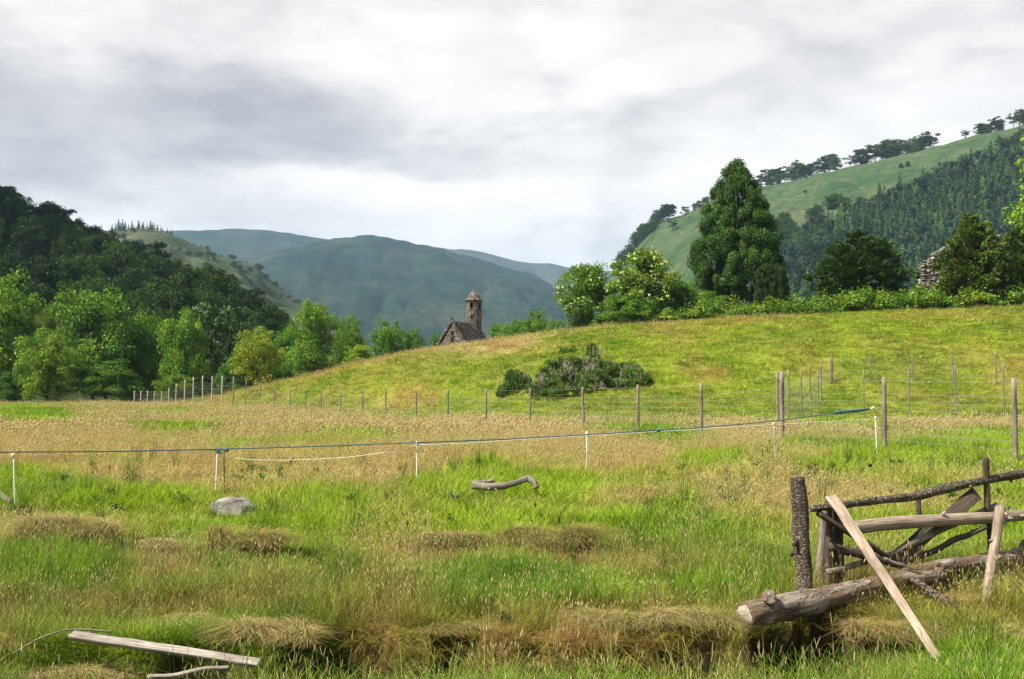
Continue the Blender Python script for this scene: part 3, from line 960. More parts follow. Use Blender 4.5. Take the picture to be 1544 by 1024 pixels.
right_hill, right_s = hill('grassy_hill', (880, 2400, 260), RSIL, [(880, 1060), (1100, 1000), (1544, 900), (2400, 800)], [(880, 760), (1100, 480), (2400, 420)], -2, 80, grassy, amp=16, fs=.012, seed=17, shape=1.35)

# ------------------------------------------------------------------ tree prototypes
leafm = leaf_material('broad_leaves', (.095, .145, .022), .30, spec=.008)
needlem = leaf_material('needles', (.040, .062, .024), .12, spec=.006)
barkm = wood_material('tree_bark', (.05, .038, .028), (.12, .095, .07), True, 20, .5)
pinebark = wood_material('pine_bark', (.09, .045, .028), (.17, .09, .055), True, 20, .5)

BROAD = []
for k in range(4):
    cm, C = crown_broad('broad_crown', 100 + k, 136, 150, .028, low=[.03, .02, .05, .03][k], cr=.118)
    cm.materials.append(leafm); tm = trunk_mesh('trunk', 200 + k, C, .02, .72); tm.materials.append(barkm)
    BROAD.append([('crown', cm), ('trunk', tm)])
WOOD = []
for k in range(4):
    cm, C = crown_broad('wood_crown', 300 + k, 100, 100, .038, low=.05, cr=.135)
    cm.materials.append(leafm); tm = trunk_mesh('trunk', 320 + k, C, .022, .7, 5); tm.materials.append(barkm)
    WOOD.append([('crown', cm), ('trunk', tm)])
CONI = []
for k in range(3):
    cm = crown_conifer('conifer_crown', 340 + k, 14, .055, .06, .42, 40, [.8, .95, .7][k]); cm.materials.append(needlem)
    tm = trunk_mesh('trunk', 350 + k, None, .016, .9, bend=.01); tm.materials.append(pinebark)
    CONI.append([('crown', cm), ('trunk', tm)])
PINE = []
for k in range(4):
    cm, C = crown_pine('pine_crown', 360 + k, [26, 28, 24, 34][k], 80, .062, [.34, .28, .36, .2][k], .48); cm.materials.append(needlem)
    tm = trunk_mesh('trunk', 370 + k, C, .020, .8, 7, bend=.10); tm.materials.append(pinebark)
    PINE.append([('crown', cm), ('trunk', tm)])

# ---- row of lit trees at the foot of the wooded hill
g_row = 'leafy trees along the far edge of the meadow'
for (kind, nm, lab, px, top, w, d, col) in (
    (BROAD[0], 'broadleaf_tree', 'bright green broadleaf tree at the far left end of the meadow edge', 8, 418, 128, 140, (1.30, 1.45, .9)),
    (BROAD[1], 'broadleaf_tree', 'low lime green tree with a pointed top before the big tree of the meadow edge', 72, 502, 92, 130, (1.5, 1.5, .9)),
    (BROAD[2], 'broadleaf_tree', 'biggest mid green broadleaf tree of the meadow edge with many branch tips', 140, 436, 138, 138, (1.05, 1.22, .9)),
    (BROAD[3], 'broadleaf_tree', 'slim mid green tree leaning on the right flank of the biggest meadow edge tree', 212, 474, 84, 142, (1.1, 1.3, .85)),
    (BROAD[0], 'broadleaf_tree', 'bright green tree between the biggest meadow edge tree and the grey green pine', 276, 470, 84, 139, (1.25, 1.5, .85)),
    (BROAD[1], 'hawthorn', 'yellowish rounded hawthorn where the meadow meets the mound', 388, 498, 84, 124, (2.1, 1.75, 1.3)),
    (BROAD[2], 'broadleaf_tree', 'olive brown young tree tucked behind the lime green pointed tree', 70, 462, 64, 150, (1.1, .95, .8)),
    (BROAD[3], 'broadleaf_tree', 'dark green bush in shade at the left foot of the meadow edge trees', 22, 560, 80, 133, (.7, .9, .8)),
    (BROAD[1], 'broadleaf_tree', 'low pale green bush at the foot of the grey green pine', 262, 566, 60, 131, (1.3, 1.35, .9)),
    (BROAD[2], 'broadleaf_tree', 'small dark bush left of the yellowish hawthorn', 345, 548, 44, 130, (.8, 1.1, 1.0)),
    (BROAD[0], 'broadleaf_tree', 'low green bush hiding the trunk of the biggest meadow edge tree', 160, 545, 110, 133, (.9, 1.1, .85)),
    (BROAD[3], 'broadleaf_tree', 'feathery light green tree, tallest of those between hawthorn and chapel', 472, 456, 92, 140, (1.25, 1.45, .9)),
    (BROAD[1], 'broadleaf_tree', 'light green tree right of the feathery tall one beyond the mound', 525, 480, 62, 146, (1.15, 1.4, .95)),
    (BROAD[2], 'broadleaf_tree', 'small yellow green bush on the mound edge below the light green trees', 540, 520, 50, 122, (1.9, 1.8, .9)),
    (BROAD[0], 'broadleaf_tree', 'rounded mid green tree beyond the mound halfway to the chapel', 582, 484, 66, 152, (1.0, 1.3, 1.0)),
    (BROAD[3], 'broadleaf_tree', 'darker low tree beyond the mound left of the chapel gable', 620, 497, 60, 160, (.85, 1.05, 1.0)),
    (BROAD[1], 'broadleaf_tree', 'small dark bush touching the left side of the chapel gable', 655, 506, 34, 172, (.8, 1.1, 1.0)),
    (BROAD[2], 'broadleaf_tree', 'low green tree just right of the chapel beyond the mound', 762, 486, 62, 150, (1.05, 1.35, .9)),
    (BROAD[0], 'broadleaf_tree', 'green tree right of the chapel, taller of those beyond the mound', 806, 471, 74, 150, (1.05, 1.3, .9)),
    (BROAD[3], 'broadleaf_tree', 'small green tree between the chapel trees and the creamy elder', 835, 482, 42, 143, (1.1, 1.35, .9)),
    (BROAD[2], 'broadleaf_tree', 'green tree hidden low behind the hawthorn toward the feathery tree', 432, 496, 70, 146, (.95, 1.25, .9)),
):
    place_tree(kind, nm, lab, px, top, w, d, col, g_row, base=float(gz((px - CX) / F * d, d)) if px < 360 or 500 < px < 560 else min(float(gz((px - CX) / F * d, d)), 1.5))
place_tree(PINE[3], 'pine_tree', 'grey green pine with a reddish trunk between bright green meadow edge trees', 325, 462, 88, 143, (1.6, 1.7, 1.5), g_row)
place_tree(PINE[1], 'pine_tree', 'dark pine behind the grey green pine with the reddish trunk', 352, 470, 80, 152, (1.0, 1.1, 1.0), g_row)

# ---- wooded hillside: every tree a thing
rng = rng_(5)
cnt = 0
WL = {'b': 'dark broadleaf tree among the dense wood on the hillside behind the meadow',
      'm': 'mid green broadleaf tree among the dark wood on the hillside behind the meadow',
      'p': 'dark pointed conifer standing out of the dense wood on the hillside',
      's': 'dark pine on the skyline of the wooded hillside'}
for row, tt in enumerate(np.linspace(.04, 1.02, 15)):
    Dm = 165 + tt * 150
    step = 8.6 / Dm * F
    pxs = np.arange(-120 + (row % 2) * step / 2, 436, step)
    for px in pxs:
        px = px + rng.normal(0, step * .2); t2 = tt + rng.normal(0, .012)
        if px > 432: continue
        x, d, z = [float(q) for q in left_s(np.array(px), np.array(min(t2, 1.04)))]
        h = rng.uniform(8.5, 12.5); w = h * rng.uniform(.72, .95)
        u = rng.random()
        if tt > .93:
            k, pr, nm = ('s', PINE[rng.integers(4)], 'pine_tree') if u < .5 else ('b', WOOD[rng.integers(4)], 'broadleaf_tree')
        elif u < .14: k, pr, nm = 'p', CONI[rng.integers(3)], 'conifer'; w *= .8; h *= 1.1
        elif u < .42: k, pr, nm = 'm', WOOD[rng.integers(4)], 'broadleaf_tree'
        else: k, pr, nm = 'b', WOOD[rng.integers(4)], 'broadleaf_tree'
        if px > 330: h *= .85
        cmul = {'b': (.24, .30, .32), 'm': (.38, .50, .38), 'p': (.5, .58, .58), 's': (.5, .58, .58)}[k]  # crown tints darkened: cloud shade over the wood put into the colour
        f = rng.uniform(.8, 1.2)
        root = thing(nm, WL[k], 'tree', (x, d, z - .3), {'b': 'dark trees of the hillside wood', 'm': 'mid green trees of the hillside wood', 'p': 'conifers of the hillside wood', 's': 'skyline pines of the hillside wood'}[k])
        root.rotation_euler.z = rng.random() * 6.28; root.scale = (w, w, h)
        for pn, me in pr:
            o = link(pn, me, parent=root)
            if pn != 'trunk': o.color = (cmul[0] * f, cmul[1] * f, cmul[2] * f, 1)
        cnt += 1
print('hillside trees', cnt)

# ---- plantation on top of the moorland hill
for i in range(24):
    px = 166 + i * 3.9 + rng.normal(0, 1.5); 
    x, d, z = [float(q) for q in moor_s(np.array(px), np.array(rng.uniform(.94, 1.0)))]
    h = rng.uniform(9, 15) * (1.0 if px < 235 else .7)
    root = thing('conifer', 'small conifer in the clump on top of the distant brown hill', 'tree', (x, d, z - .5), 'conifer clump on the distant hilltop')
    root.scale = (h * .5, h * .5, h); root.rotation_euler.z = rng.random() * 6.28
    o = link('crown', CONI[i % 3][0][1], parent=root); o.color = (.8, .9, .9, 1)

# ---- ridge pines over the grassy hill
def ridge_tree(px, t, hpx, wf, proto, lab, grp, col=(.62, .68, .72)):
    x, d, z = [float(q) for q in right_s(np.array(px), np.array(t))]
    h = hpx / F * d; w = h * wf
    root = thing('pine_tree', lab, 'tree', (x, d, z - .4), grp)
    root.scale = (w, w, h); root.rotation_euler.z = rng.random() * 6.28
    for pn, me in proto:
        o = link(pn, me, parent=root)
        if pn != 'trunk': o.color = (*col, 1)
    return root

for a, b, n, hp, lab, grp in (
    (1050, 1078, 5, 17, 'small skyline pine just left of the tall cypress', 'skyline pines left of the tall cypress'),
    (1156, 1262, 22, 26, 'skyline pine in the row right of the tall cypress top', 'lower row of skyline pines'),
    (1292, 1362, 14, 28, 'skyline pine in the middle row on the grassy hill', 'middle row of skyline pines'),
    (1372, 1416, 9, 25, 'skyline pine at the upper end of the middle row', 'upper end of the middle row of pines'),
    (1486, 1518, 6, 24, 'skyline pine in the clump between single tree and frame edge', 'clump of pines high on the ridge'),
    (1534, 1560, 4, 22, 'highest skyline pine on the ridge at the edge of the view', 'highest pines on the ridge')):
    for i in range(n):
        ridge_tree(a + (b - a) * i / max(n - 1, 1) + rng.normal(0, 2.6), rng.uniform(.94, 1.0), hp * rng.uniform(.5, 1.15), rng.uniform(.8, 1.35), (PINE[rng.integers(4)] if rng.random() < .7 else WOOD[rng.integers(4)]), lab, grp)
ridge_tree(1464, .985, 15, 1.0, PINE[1], 'lone small pine on the bare stretch of the ridge', None)
ridge_tree(1035, .80, 20, .8, PINE[0], 'lone pine on the open slope left of the cypress, upper one', None)
ridge_tree(1016, .70, 20, .8, PINE[2], 'lone pine on the open slope left of the cypress, lower one', None)
for i in range(26):
    px = 936 + i * 3.2 + rng.normal(0, 3)
    ridge_tree(px, rng.uniform(.86, 1.0) if px > 960 else rng.uniform(.8, 1.0), rng.uniform(17, 26), rng.uniform(.8, 1.1), PINE[rng.integers(4)] if i > 18 else WOOD[rng.integers(4)],
               'dark tree clothing the steep left end of the grassy hill', 'trees on the steep end of the grassy hill', (.42, .5, .6))
for px, py in ((1265, 300), (1256, 303), (1276, 303), (1185, 330), (1176, 340), (1192, 338), (1198, 348), (1183, 352), (1205, 356), (1190, 368), (1178, 372), (1202, 378), (1236, 318), (1228, 322), (1375, 237), (1365, 240)):
    # walk down the slope until it shows at that height
    for t in np.linspace(1, .1, 120):
        x, d, z = [float(q) for q in right_s(np.array(float(px)), np.array(t))]
        if HY - z / d * F > py + 10: break
    ridge_tree(px, t, 24 if py > 260 else 9, 1.0, WOOD[rng.integers(4)], 'dark rounded tree scattered on the pasture above the plantation', 'scattered trees on the hill pasture', (.42, .52, .6))

# ---- plantation covering the lower slope: one mass
FB = np.array([(1040, 560), (1120, 470), (1160, 405), (1200, 372), (1236, 346), (1300, 316), (1360, 290), (1420, 264), (1480, 240), (1544, 210), (1650, 165), (2400, 90)], float)
FB[:, 1] += 8
pos, scl, idx, tint = [], [], [], []
for _ in range(26000):
    px = rng.uniform(1050, 1900); t = rng.random()
    x, d, z = [float(q) for q in right_s(np.array(px), np.array(t))]
    py = HY - z / d * F
    if py < np.interp(px, FB[:, 0], FB[:, 1]) + 10 * (vnoise(px / 14, 3.0, 5) - .5): continue
    if py > 560: continue
    pos.append((x, d, z - .5)); h = rng.uniform(7.5, 17)
    n = float(fbm(x * .016 + 3, d * .011, 9, 3))
    lar = n > .56
    spk = (lar and rng.random() < .6) or rng.random() < .05
    idx.append(int(rng.integers(3)) if spk else 3 + int(rng.integers(3)))
    w = h * (rng.uniform(.42, .55) if spk else rng.uniform(.75, 1.0)); h *= 1.1 if spk else rng.uniform(.75, 1.0); scl.append((w, w, h))
    f = rng.uniform(.6, 1.5)
    tint.append(np.array([.055, .100, .032]) * f if spk and lar else np.array([.027, .046, .025]) * f)
    if len(pos) > 4600: break
print('plantation', len(pos))


def tinted(name, t_):
    return leaf_material(name, t_, .12, False)


pl = NT('plantation_needles')
cc = pl.mix(1.0, pl.attr('tint', 'INSTANCER'), pl.attr('tint'), 'MULTIPLY')
db_ = pl.n('ShaderNodeBsdfDiffuse'); pl.l(cc, db_.inputs['Color']); pl.l(db_.outputs[0], pl.out.inputs['Surface'])
protos = []
for k in range(3):
    protos.append(crown_conifer('pc%d' % k, 400 + k, 10, .085, .04, .42, 26, .85))
for k in range(3):
    protos.append(crown_broad('pp%d' % k, 410 + k, 26, 45, .075, low=.15, cr=.15)[0])
n = len(pos)
scatter('conifer_wood', protos, pl.m, np.array(pos), np.stack([np.zeros(n), np.zeros(n), rng.random(n) * 6.28], -1), np.array(scl), idx, np.array(tint), np.array(tint),
        'dense conifer plantation covering the lower slope of the grassy hill')

pos, scl, tint = [], [], []
for fn, a, b, n, t0, t1, hh in ((moor_s, 60, 520, 420, .25, .97, (2, 6)), (right_s, 960, 1560, 170, .55, .97, (1.2, 3.0))):
    for _ in range(n):
        px, t = rng.uniform(a, b), rng.uniform(t0, t1)
        x, d, z = [float(q) for q in fn(np.array(px), np.array(t))]
        if float(fbm(x * .02, d * .012, 33, 3)) < .52: continue
        h = rng.uniform(*hh); pos.append((x, d, z - .3)); scl.append((h * 1.3, h * 1.3, h)); tint.append(np.array([.045, .072, .038]) * rng.uniform(.6, 1.4))
n = len(pos)
scatter('hill_scrub', protos[3:], pl.m, np.array(pos), np.stack([np.zeros(n), np.zeros(n), rng.random(n) * 6.28], -1), np.array(scl), rng.integers(0, 3, n), np.array(tint), np.array(tint), 'low scrub dotted over the distant hill slopes')

# ---- trees and shrubs on the mound top
cyp = leaf_material('cypress_sprays', (.045, .082, .013), .12, spec=.008)
# tall cypress
prof = [(.0, .20), (.06, .34), (.12, .46), (.22, .485), (.32, .47), (.42, .43), (.55, .37), (.66, .315), (.76, .26), (.85, .195), (.93, .125), (.975, .065), (1.0, .01)]
cm, C = crown_profile('cypress_crown', 501, prof, 600, 300, .016, .062, 0, sq=.95, val=.42, hue=.10, lump=.12, shell=.22, layers=7)
cm.materials.append(cyp)
tm = trunk_mesh('trunk', 502, C, .030, .85, 10); tm.materials.append(barkm)
place_tree([('crown', cm), ('trunk', tm)], 'cypress_tree', 'tall dark green cypress with a rounded cone outline on the mound', 1113, 247, 131, 112.5, (.84, .95, .8), base=P(1113, 452, 112.5).z)
# small columnar yew
yewm = leaf_material('yew_sprays', (.034, .056, .015), .14)
prof = [(0, .40), (.15, .48), (.6, .47), (.85, .40), (.95, .28), (1.0, .15)]
cm, C = crown_profile('column_crown', 511, prof, 220, 70, .075, .07, 4.5, droop=4.0, sq=.9, val=.22, hue=.05, lump=.10, shell=.25)
cm.materials.append(yewm); tm = trunk_mesh('trunk', 512, None, .03, .6); tm.materials.append(barkm)
place_tree([('crown', cm), ('trunk', tm)], 'columnar_yew', 'small upright dark yew at the right foot of the tall cypress', 1165, 401, 58, 105.5, (1, 1, 1), base=P(1165, 458, 105.5).z, cat='yew')
# spreading yew
prof = [(0, .36), (.1, .47), (.3, .50), (.5, .46), (.7, .36), (.85, .26), (.95, .15), (1.02, .04)]
cm, C = crown_profile('yew_crown', 521, prof, 330, 75, .055, .065, 3.6, droop=.75, sq=.9, val=.25, hue=.08, lump=.16, shell=.4)
cm.materials.append(yewm); tm = trunk_mesh('trunk', 522, C, .03, .6); tm.materials.append(barkm)
place_tree([('crown', cm), ('trunk', tm)], 'yew_tree', 'wide dome shaped dark yew between the cypress and the ruined wall', 1298, 352, 152, 106.5, (1.25, 1.3, .9), base=P(1298, 452, 106.5).z, cat='yew')
cm2, C2 = crown_profile('yew_crown', 531, [(0, .40), (.12, .50), (.35, .48), (.55, .42), (.75, .30), (.9, .17), (1.0, .05)], 330, 80, .05, .07, 2.8, droop=.25, sq=.9, val=.3, hue=.12, lump=.26, shell=.4)
cm2.materials.append(yewm); tm2 = trunk_mesh('trunk', 532, C2, .03, .6); tm2.materials.append(barkm)
place_tree([('crown', cm2), ('trunk', tm2)], 'yew_tree', 'brownish green yew covering the middle of the ruined wall', 1470, 326, 102, 100.5, (2.1, 1.9, .9), base=P(1470, 446, 100.5).z, cat='yew', rz=.4)
place_tree([('crown', cm2), ('trunk', tm2)], 'yew_tree', 'brownish yew at the right end of the ruined wall', 1540, 346, 100.5, 99.5, (1.8, 1.65, .9), base=P(1540, 446, 99.5).z, cat='yew', rz=2.6)
# elders
elderm = leaf_material('elder_leaves', (.085, .135, .022), .3)
flowerm = NT('elder_blossom').principled((.38, .42, .13), .9, .1)


def elder(name, seed, fl):
    cm, C = crown_broad(name, seed, 170, 130, .032, low=.0, cr=.115, wide=1.08)
    cm.materials.append(elderm)
    r = rng_(seed + 1); n = fl
    k = r.integers(0, len(C), n); d = unit(r, n); d[:, 2] = np.abs(d[:, 2]) * 1.1 + .1
    d /= np.linalg.norm(d, axis=1)[:, None]
    c = C[k] + d * .118
    keep = c[:, 2] > .30; c, d = c[keep], d[keep]
    V, Fq = [], []
    v, f = leaf_quads(np.repeat(c, 5, 0) + r.normal(0, .008, (len(c) * 5, 3)), np.repeat(d, 5, 0) * 2, np.full(len(c) * 5, .022), r, 1.2, .4)
    fm = mesh_np('blossom', v, f); fm.materials.append(flowerm)
    tm = trunk_mesh('trunk', seed + 2, C, .018, .6, 10); tm.materials.append(barkm)
    return [('crown', cm), ('blossom', fm), ('trunk', tm)]


place_tree(elder('elder_crown', 541, 800), 'elder_shrub', 'big elder shrub covered in creamy blossom on the mound crest', 975, 378, 112, 105.5, (1.35, 1.35, .9), base=P(975, 486, 105.5).z, cat='shrub')
place_tree(elder('elder_crown', 551, 420), 'elder_shrub', 'leafy green elder at the left end of the mound top shrubs', 888, 402, 96, 107.5, (1.15, 1.25, .9), base=P(888, 496, 107.5).z, cat='shrub')
place_tree(elder('elder_crown', 561, 30), 'elder_shrub', 'lower green shrub below the blossoming elder', 940, 446, 96, 103.0, (1.1, 1.35, .85), base=P(940, 490, 103.0).z, cat='shrub', dy=.7)
place_tree(BROAD[2], 'broadleaf_shrub', 'light green open shrub between the elder and the tall cypress', 1030, 424, 66, 107.5, (1.15, 1.4, .85), base=P(1030, 472, 107.5).z, cat='shrub')
place_tree(BROAD[1], 'broadleaf_shrub', 'ragged green shrub under the left boughs of the tall cypress', 1068, 440, 60, 106.5, (.95, 1.2, .85), base=P(1068, 468, 106.5).z, cat='shrub')
# tree at the right edge of the view whose leafy branch tips hang into the picture
place_tree(BROAD[3], 'broadleaf_tree', 'yellow green leafy branch tips hanging in at the right edge', 1634, 165, 190, 60, (1.8, 1.75, .8), base=P(1634, 395, 60).z)

# ---- bracken along the crest: one mass of ground cover
rng = rng_(61)
mb_c, mb_n, mb_t = [], [], []
bpx = np.array([860, 900, 960, 1020, 1060, 1120, 1200, 1300, 1400, 1544, 1900.])
btop = np.array([488, 482, 466, 455, 450, 450, 444, 434, 428, 428, 415.])
for _ in range(1500):
    px = rng.uniform(985, 1760); d = np.interp(px, CRX, CRD) + rng.uniform(-1.5, 9)
    x = (px - CX) / F * d; zb = float(gz(x, d))
    hmax = max(.35, P(px, np.interp(px, bpx, btop), d).z - zb)
    hh = hmax * (.35 + .65 * rng.random()) * (.40 + 1.0 * float(vnoise(px / 21, d / 2, 3)))
    m = 46
    dd = unit(rng, m); dd[:, 2] = np.abs(dd[:, 2])
    c = np.array([x, d, zb + hh * .55]) + dd * np.array([.55, .55, hh * .5]) * (rng.random((m, 1)) ** .5)
    mb_c.append(c); mb_n.append(dd + np.array([0, 0, .5]))
    tv = np.array([1.0, 1.0, 1.0]) * (1 + .22 * rng.normal()); 
    if rng.random() < .12: tv = tv * np.array([1.5, 1.1, .8])
    if rng.random() < .25: tv = tv * np.array([.7, .95, 1.1])
    mb_t.append(np.tile(tv, (m, 1)) * (1 + .2 * rng.normal(size=(m, 1))))
c, nr, t_ = np.concatenate(mb_c), np.concatenate(mb_n), np.clip(np.concatenate(mb_t), .3, 2)
v, f = leaf_quads(c, nr, np.full(len(c), .26), rng, 1.8)
brk = link('bracken', mesh_np('bracken', v, f, {'tint': np.repeat(t_, 4, 0)}), leaf_material('bracken_fronds', (.115, .180, .018), .3, False))
tag(brk, 'green bracken and bramble along the top of the mound', kind='stuff')

# ---- gorse on the mound slope
gorsem = leaf_material('gorse_green', (.075, .122, .026), .2)
deadm = NT('dead_stems'); deadm = deadm.principled(deadm.ramp(deadm.noise(None, 6, 3), [(.3, (.17, .15, .10)), (.7, (.34, .31, .23))]), .9, .1)


def gorse(label, px, py_top, py_bot, wpx, seed, dead, col=(1, 1, 1)):
    x_, d = None, None
    for d in np.arange(38, 96, .25):
        q = G(px, d)
        if HY - q.z / d * F < py_bot: break
    q = G(px, d); h = P(px, py_top, d).z - q.z; w = wpx / F * d
    root = thing('gorse_bush', label, 'bush', q)
    r = rng_(seed); n = int(70 * w / 3 + 30)
    a = r.random(n) * 6.283; rad = np.sqrt(r.random(n))
    X = np.cos(a) * rad * w * .46; Y = np.sin(a) * rad * min(w * .35, 2.2)
    hz = h * (1 - .75 * rad ** 2.2) * (.25 + 1.05 * vnoise(X * 1.3 + seed, Y * 1.3, seed))
    gg = np.array([float(gz(q.x + a_, q.y + b_)) - q.z for a_, b_ in zip(X, Y)])
    C = np.stack([X, Y, gg + hz * (.35 + .55 * r.random(n))], -1)
    g_ = r.random(n) > dead * (1 - .5 * np.abs(X / w * 2))
    per = 150; cg = C[g_]
    dd = unit(r, len(cg) * per); dd[:, 2] = np.abs(dd[:, 2]) * .9 - .1
    c = np.repeat(cg, per, 0) + dd * .42 * (r.random((len(cg) * per, 1)) ** .5)
    v, f = leaf_sprays(c, dd + np.array([0, 0, .5]), np.full(len(c), .17), r, 3)
    o = link('foliage', mesh_np('foliage', v, f, {'tint': clump_tint(r, len(cg), per, .12, .3)}), gorsem, root); o.color = (*col, 1)
    mb = MB(); cd = C[~g_] if (~g_).sum() else C[:2]
    for c0 in cd:
        for _ in range(26):
            e = unit(r, 1)[0]; e[2] = abs(e[2]) * 1.3 + .2
            s_ = c0 + r.normal(0, .22, 3)
            p = np.array([s_, s_ + e * r.uniform(.12, .25) + r.normal(0, .05, 3), s_ + e * r.uniform(.28, .5)])
            tube(mb, p, [.016, .012, .004], 3, cap=False)
    for c0 in C[::4]:
        b0 = np.array([c0[0] * .8, c0[1] * .8, np.interp(0, [0, 1], [c0[2] - h * .5, 0])])
        tube(mb, line_pts((c0[0] * .75, c0[1] * .75, float(gz(q.x + c0[0] * .75, q.y + c0[1] * .75)) - q.z), c0, 4, .1, seed), [.03, .025, .02, .01], 4, cap=False)
    link('dead_stems', mb.mesh('dead_stems'), deadm, root)


gorse('large sprawling gorse with a grey dead middle on the mound slope', 868, 525, 586, 165, 71,  .13)
gorse('small dark green gorse at the left tip of the large grey one', 776, 556, 588, 50, 72, .05, (1, 1.05, 1))
gorse('low green gorse right of the large grey one', 950, 550, 580, 60, 73, .12, (1.3, 1.4, 1))

# ------------------------------------------------------------------ chapel
def stone_material(name, c1, c2, pale, mortar, sc=(2.6, 2.6, 4.6), lich=.5):
    t = NT(name)
    p = t.attr('grain')
    nz = t.n('ShaderNodeTexNoise'); nz.inputs['Scale'].default_value = 3.0; t.l(p, nz.inputs['Vector'])
    q = t.mix(.10, t.scale(p, sc), nz.outputs['Color'])
    v = t.n('ShaderNodeTexVoronoi'); v.inputs['Scale'].default_value = 1.0; t.l(q, v.inputs['Vector']); v.inputs['Randomness'].default_value = .85
    e = t.n('ShaderNodeTexVoronoi', feature='DISTANCE_TO_EDGE'); e.inputs['Scale'].default_value = 1.0; t.l(q, e.inputs['Vector']); e.inputs['Randomness'].default_value = .85
    sp = t.n('ShaderNodeSeparateColor'); t.l(v.outputs['Color'], sp.inputs[0])
    c = t.ramp(sp.outputs[0], [(0, c1), (.55, c2), (.8, tuple(x * 1.3 for x in c2)), (1, pale)])
    l = t.noise(p, 4.5, 6, .7)
    c = t.mix(t.math('MULTIPLY', t.math('SUBTRACT', l, .55, True), 5 * lich, True), c, pale)
    m = t.math('MULTIPLY', e.outputs['Distance'], 7.0, True)
    c = t.mix(m, mortar, c)
    f = t.noise(p, 14, 5, .6)
    c = t.mix(1.0, c, t.ramp(f, [(.3, (.7, .7, .7)), (.7, (1.25, 1.22, 1.2))]), 'MULTIPLY')
    return t.principled(c, .95, .1, t.bump(t.math('ADD', t.math('MULTIPLY', m, 1.5), f), 1.0, .07))


wallm = stone_material('chapel_stone', (.075, .064, .047), (.155, .137, .102), (.42, .39, .32), (.03, .026, .02), (4.4, 4.4, 8.0))
roofm = stone_material('stone_slates', (.045, .039, .034), (.080, .070, .060), (.20, .18, .155), (.022, .018, .016), (3.2, 3.2, 5.5), .22)
darkm = NT('dark_recess').principled((.012, .010, .008), 1, 0)


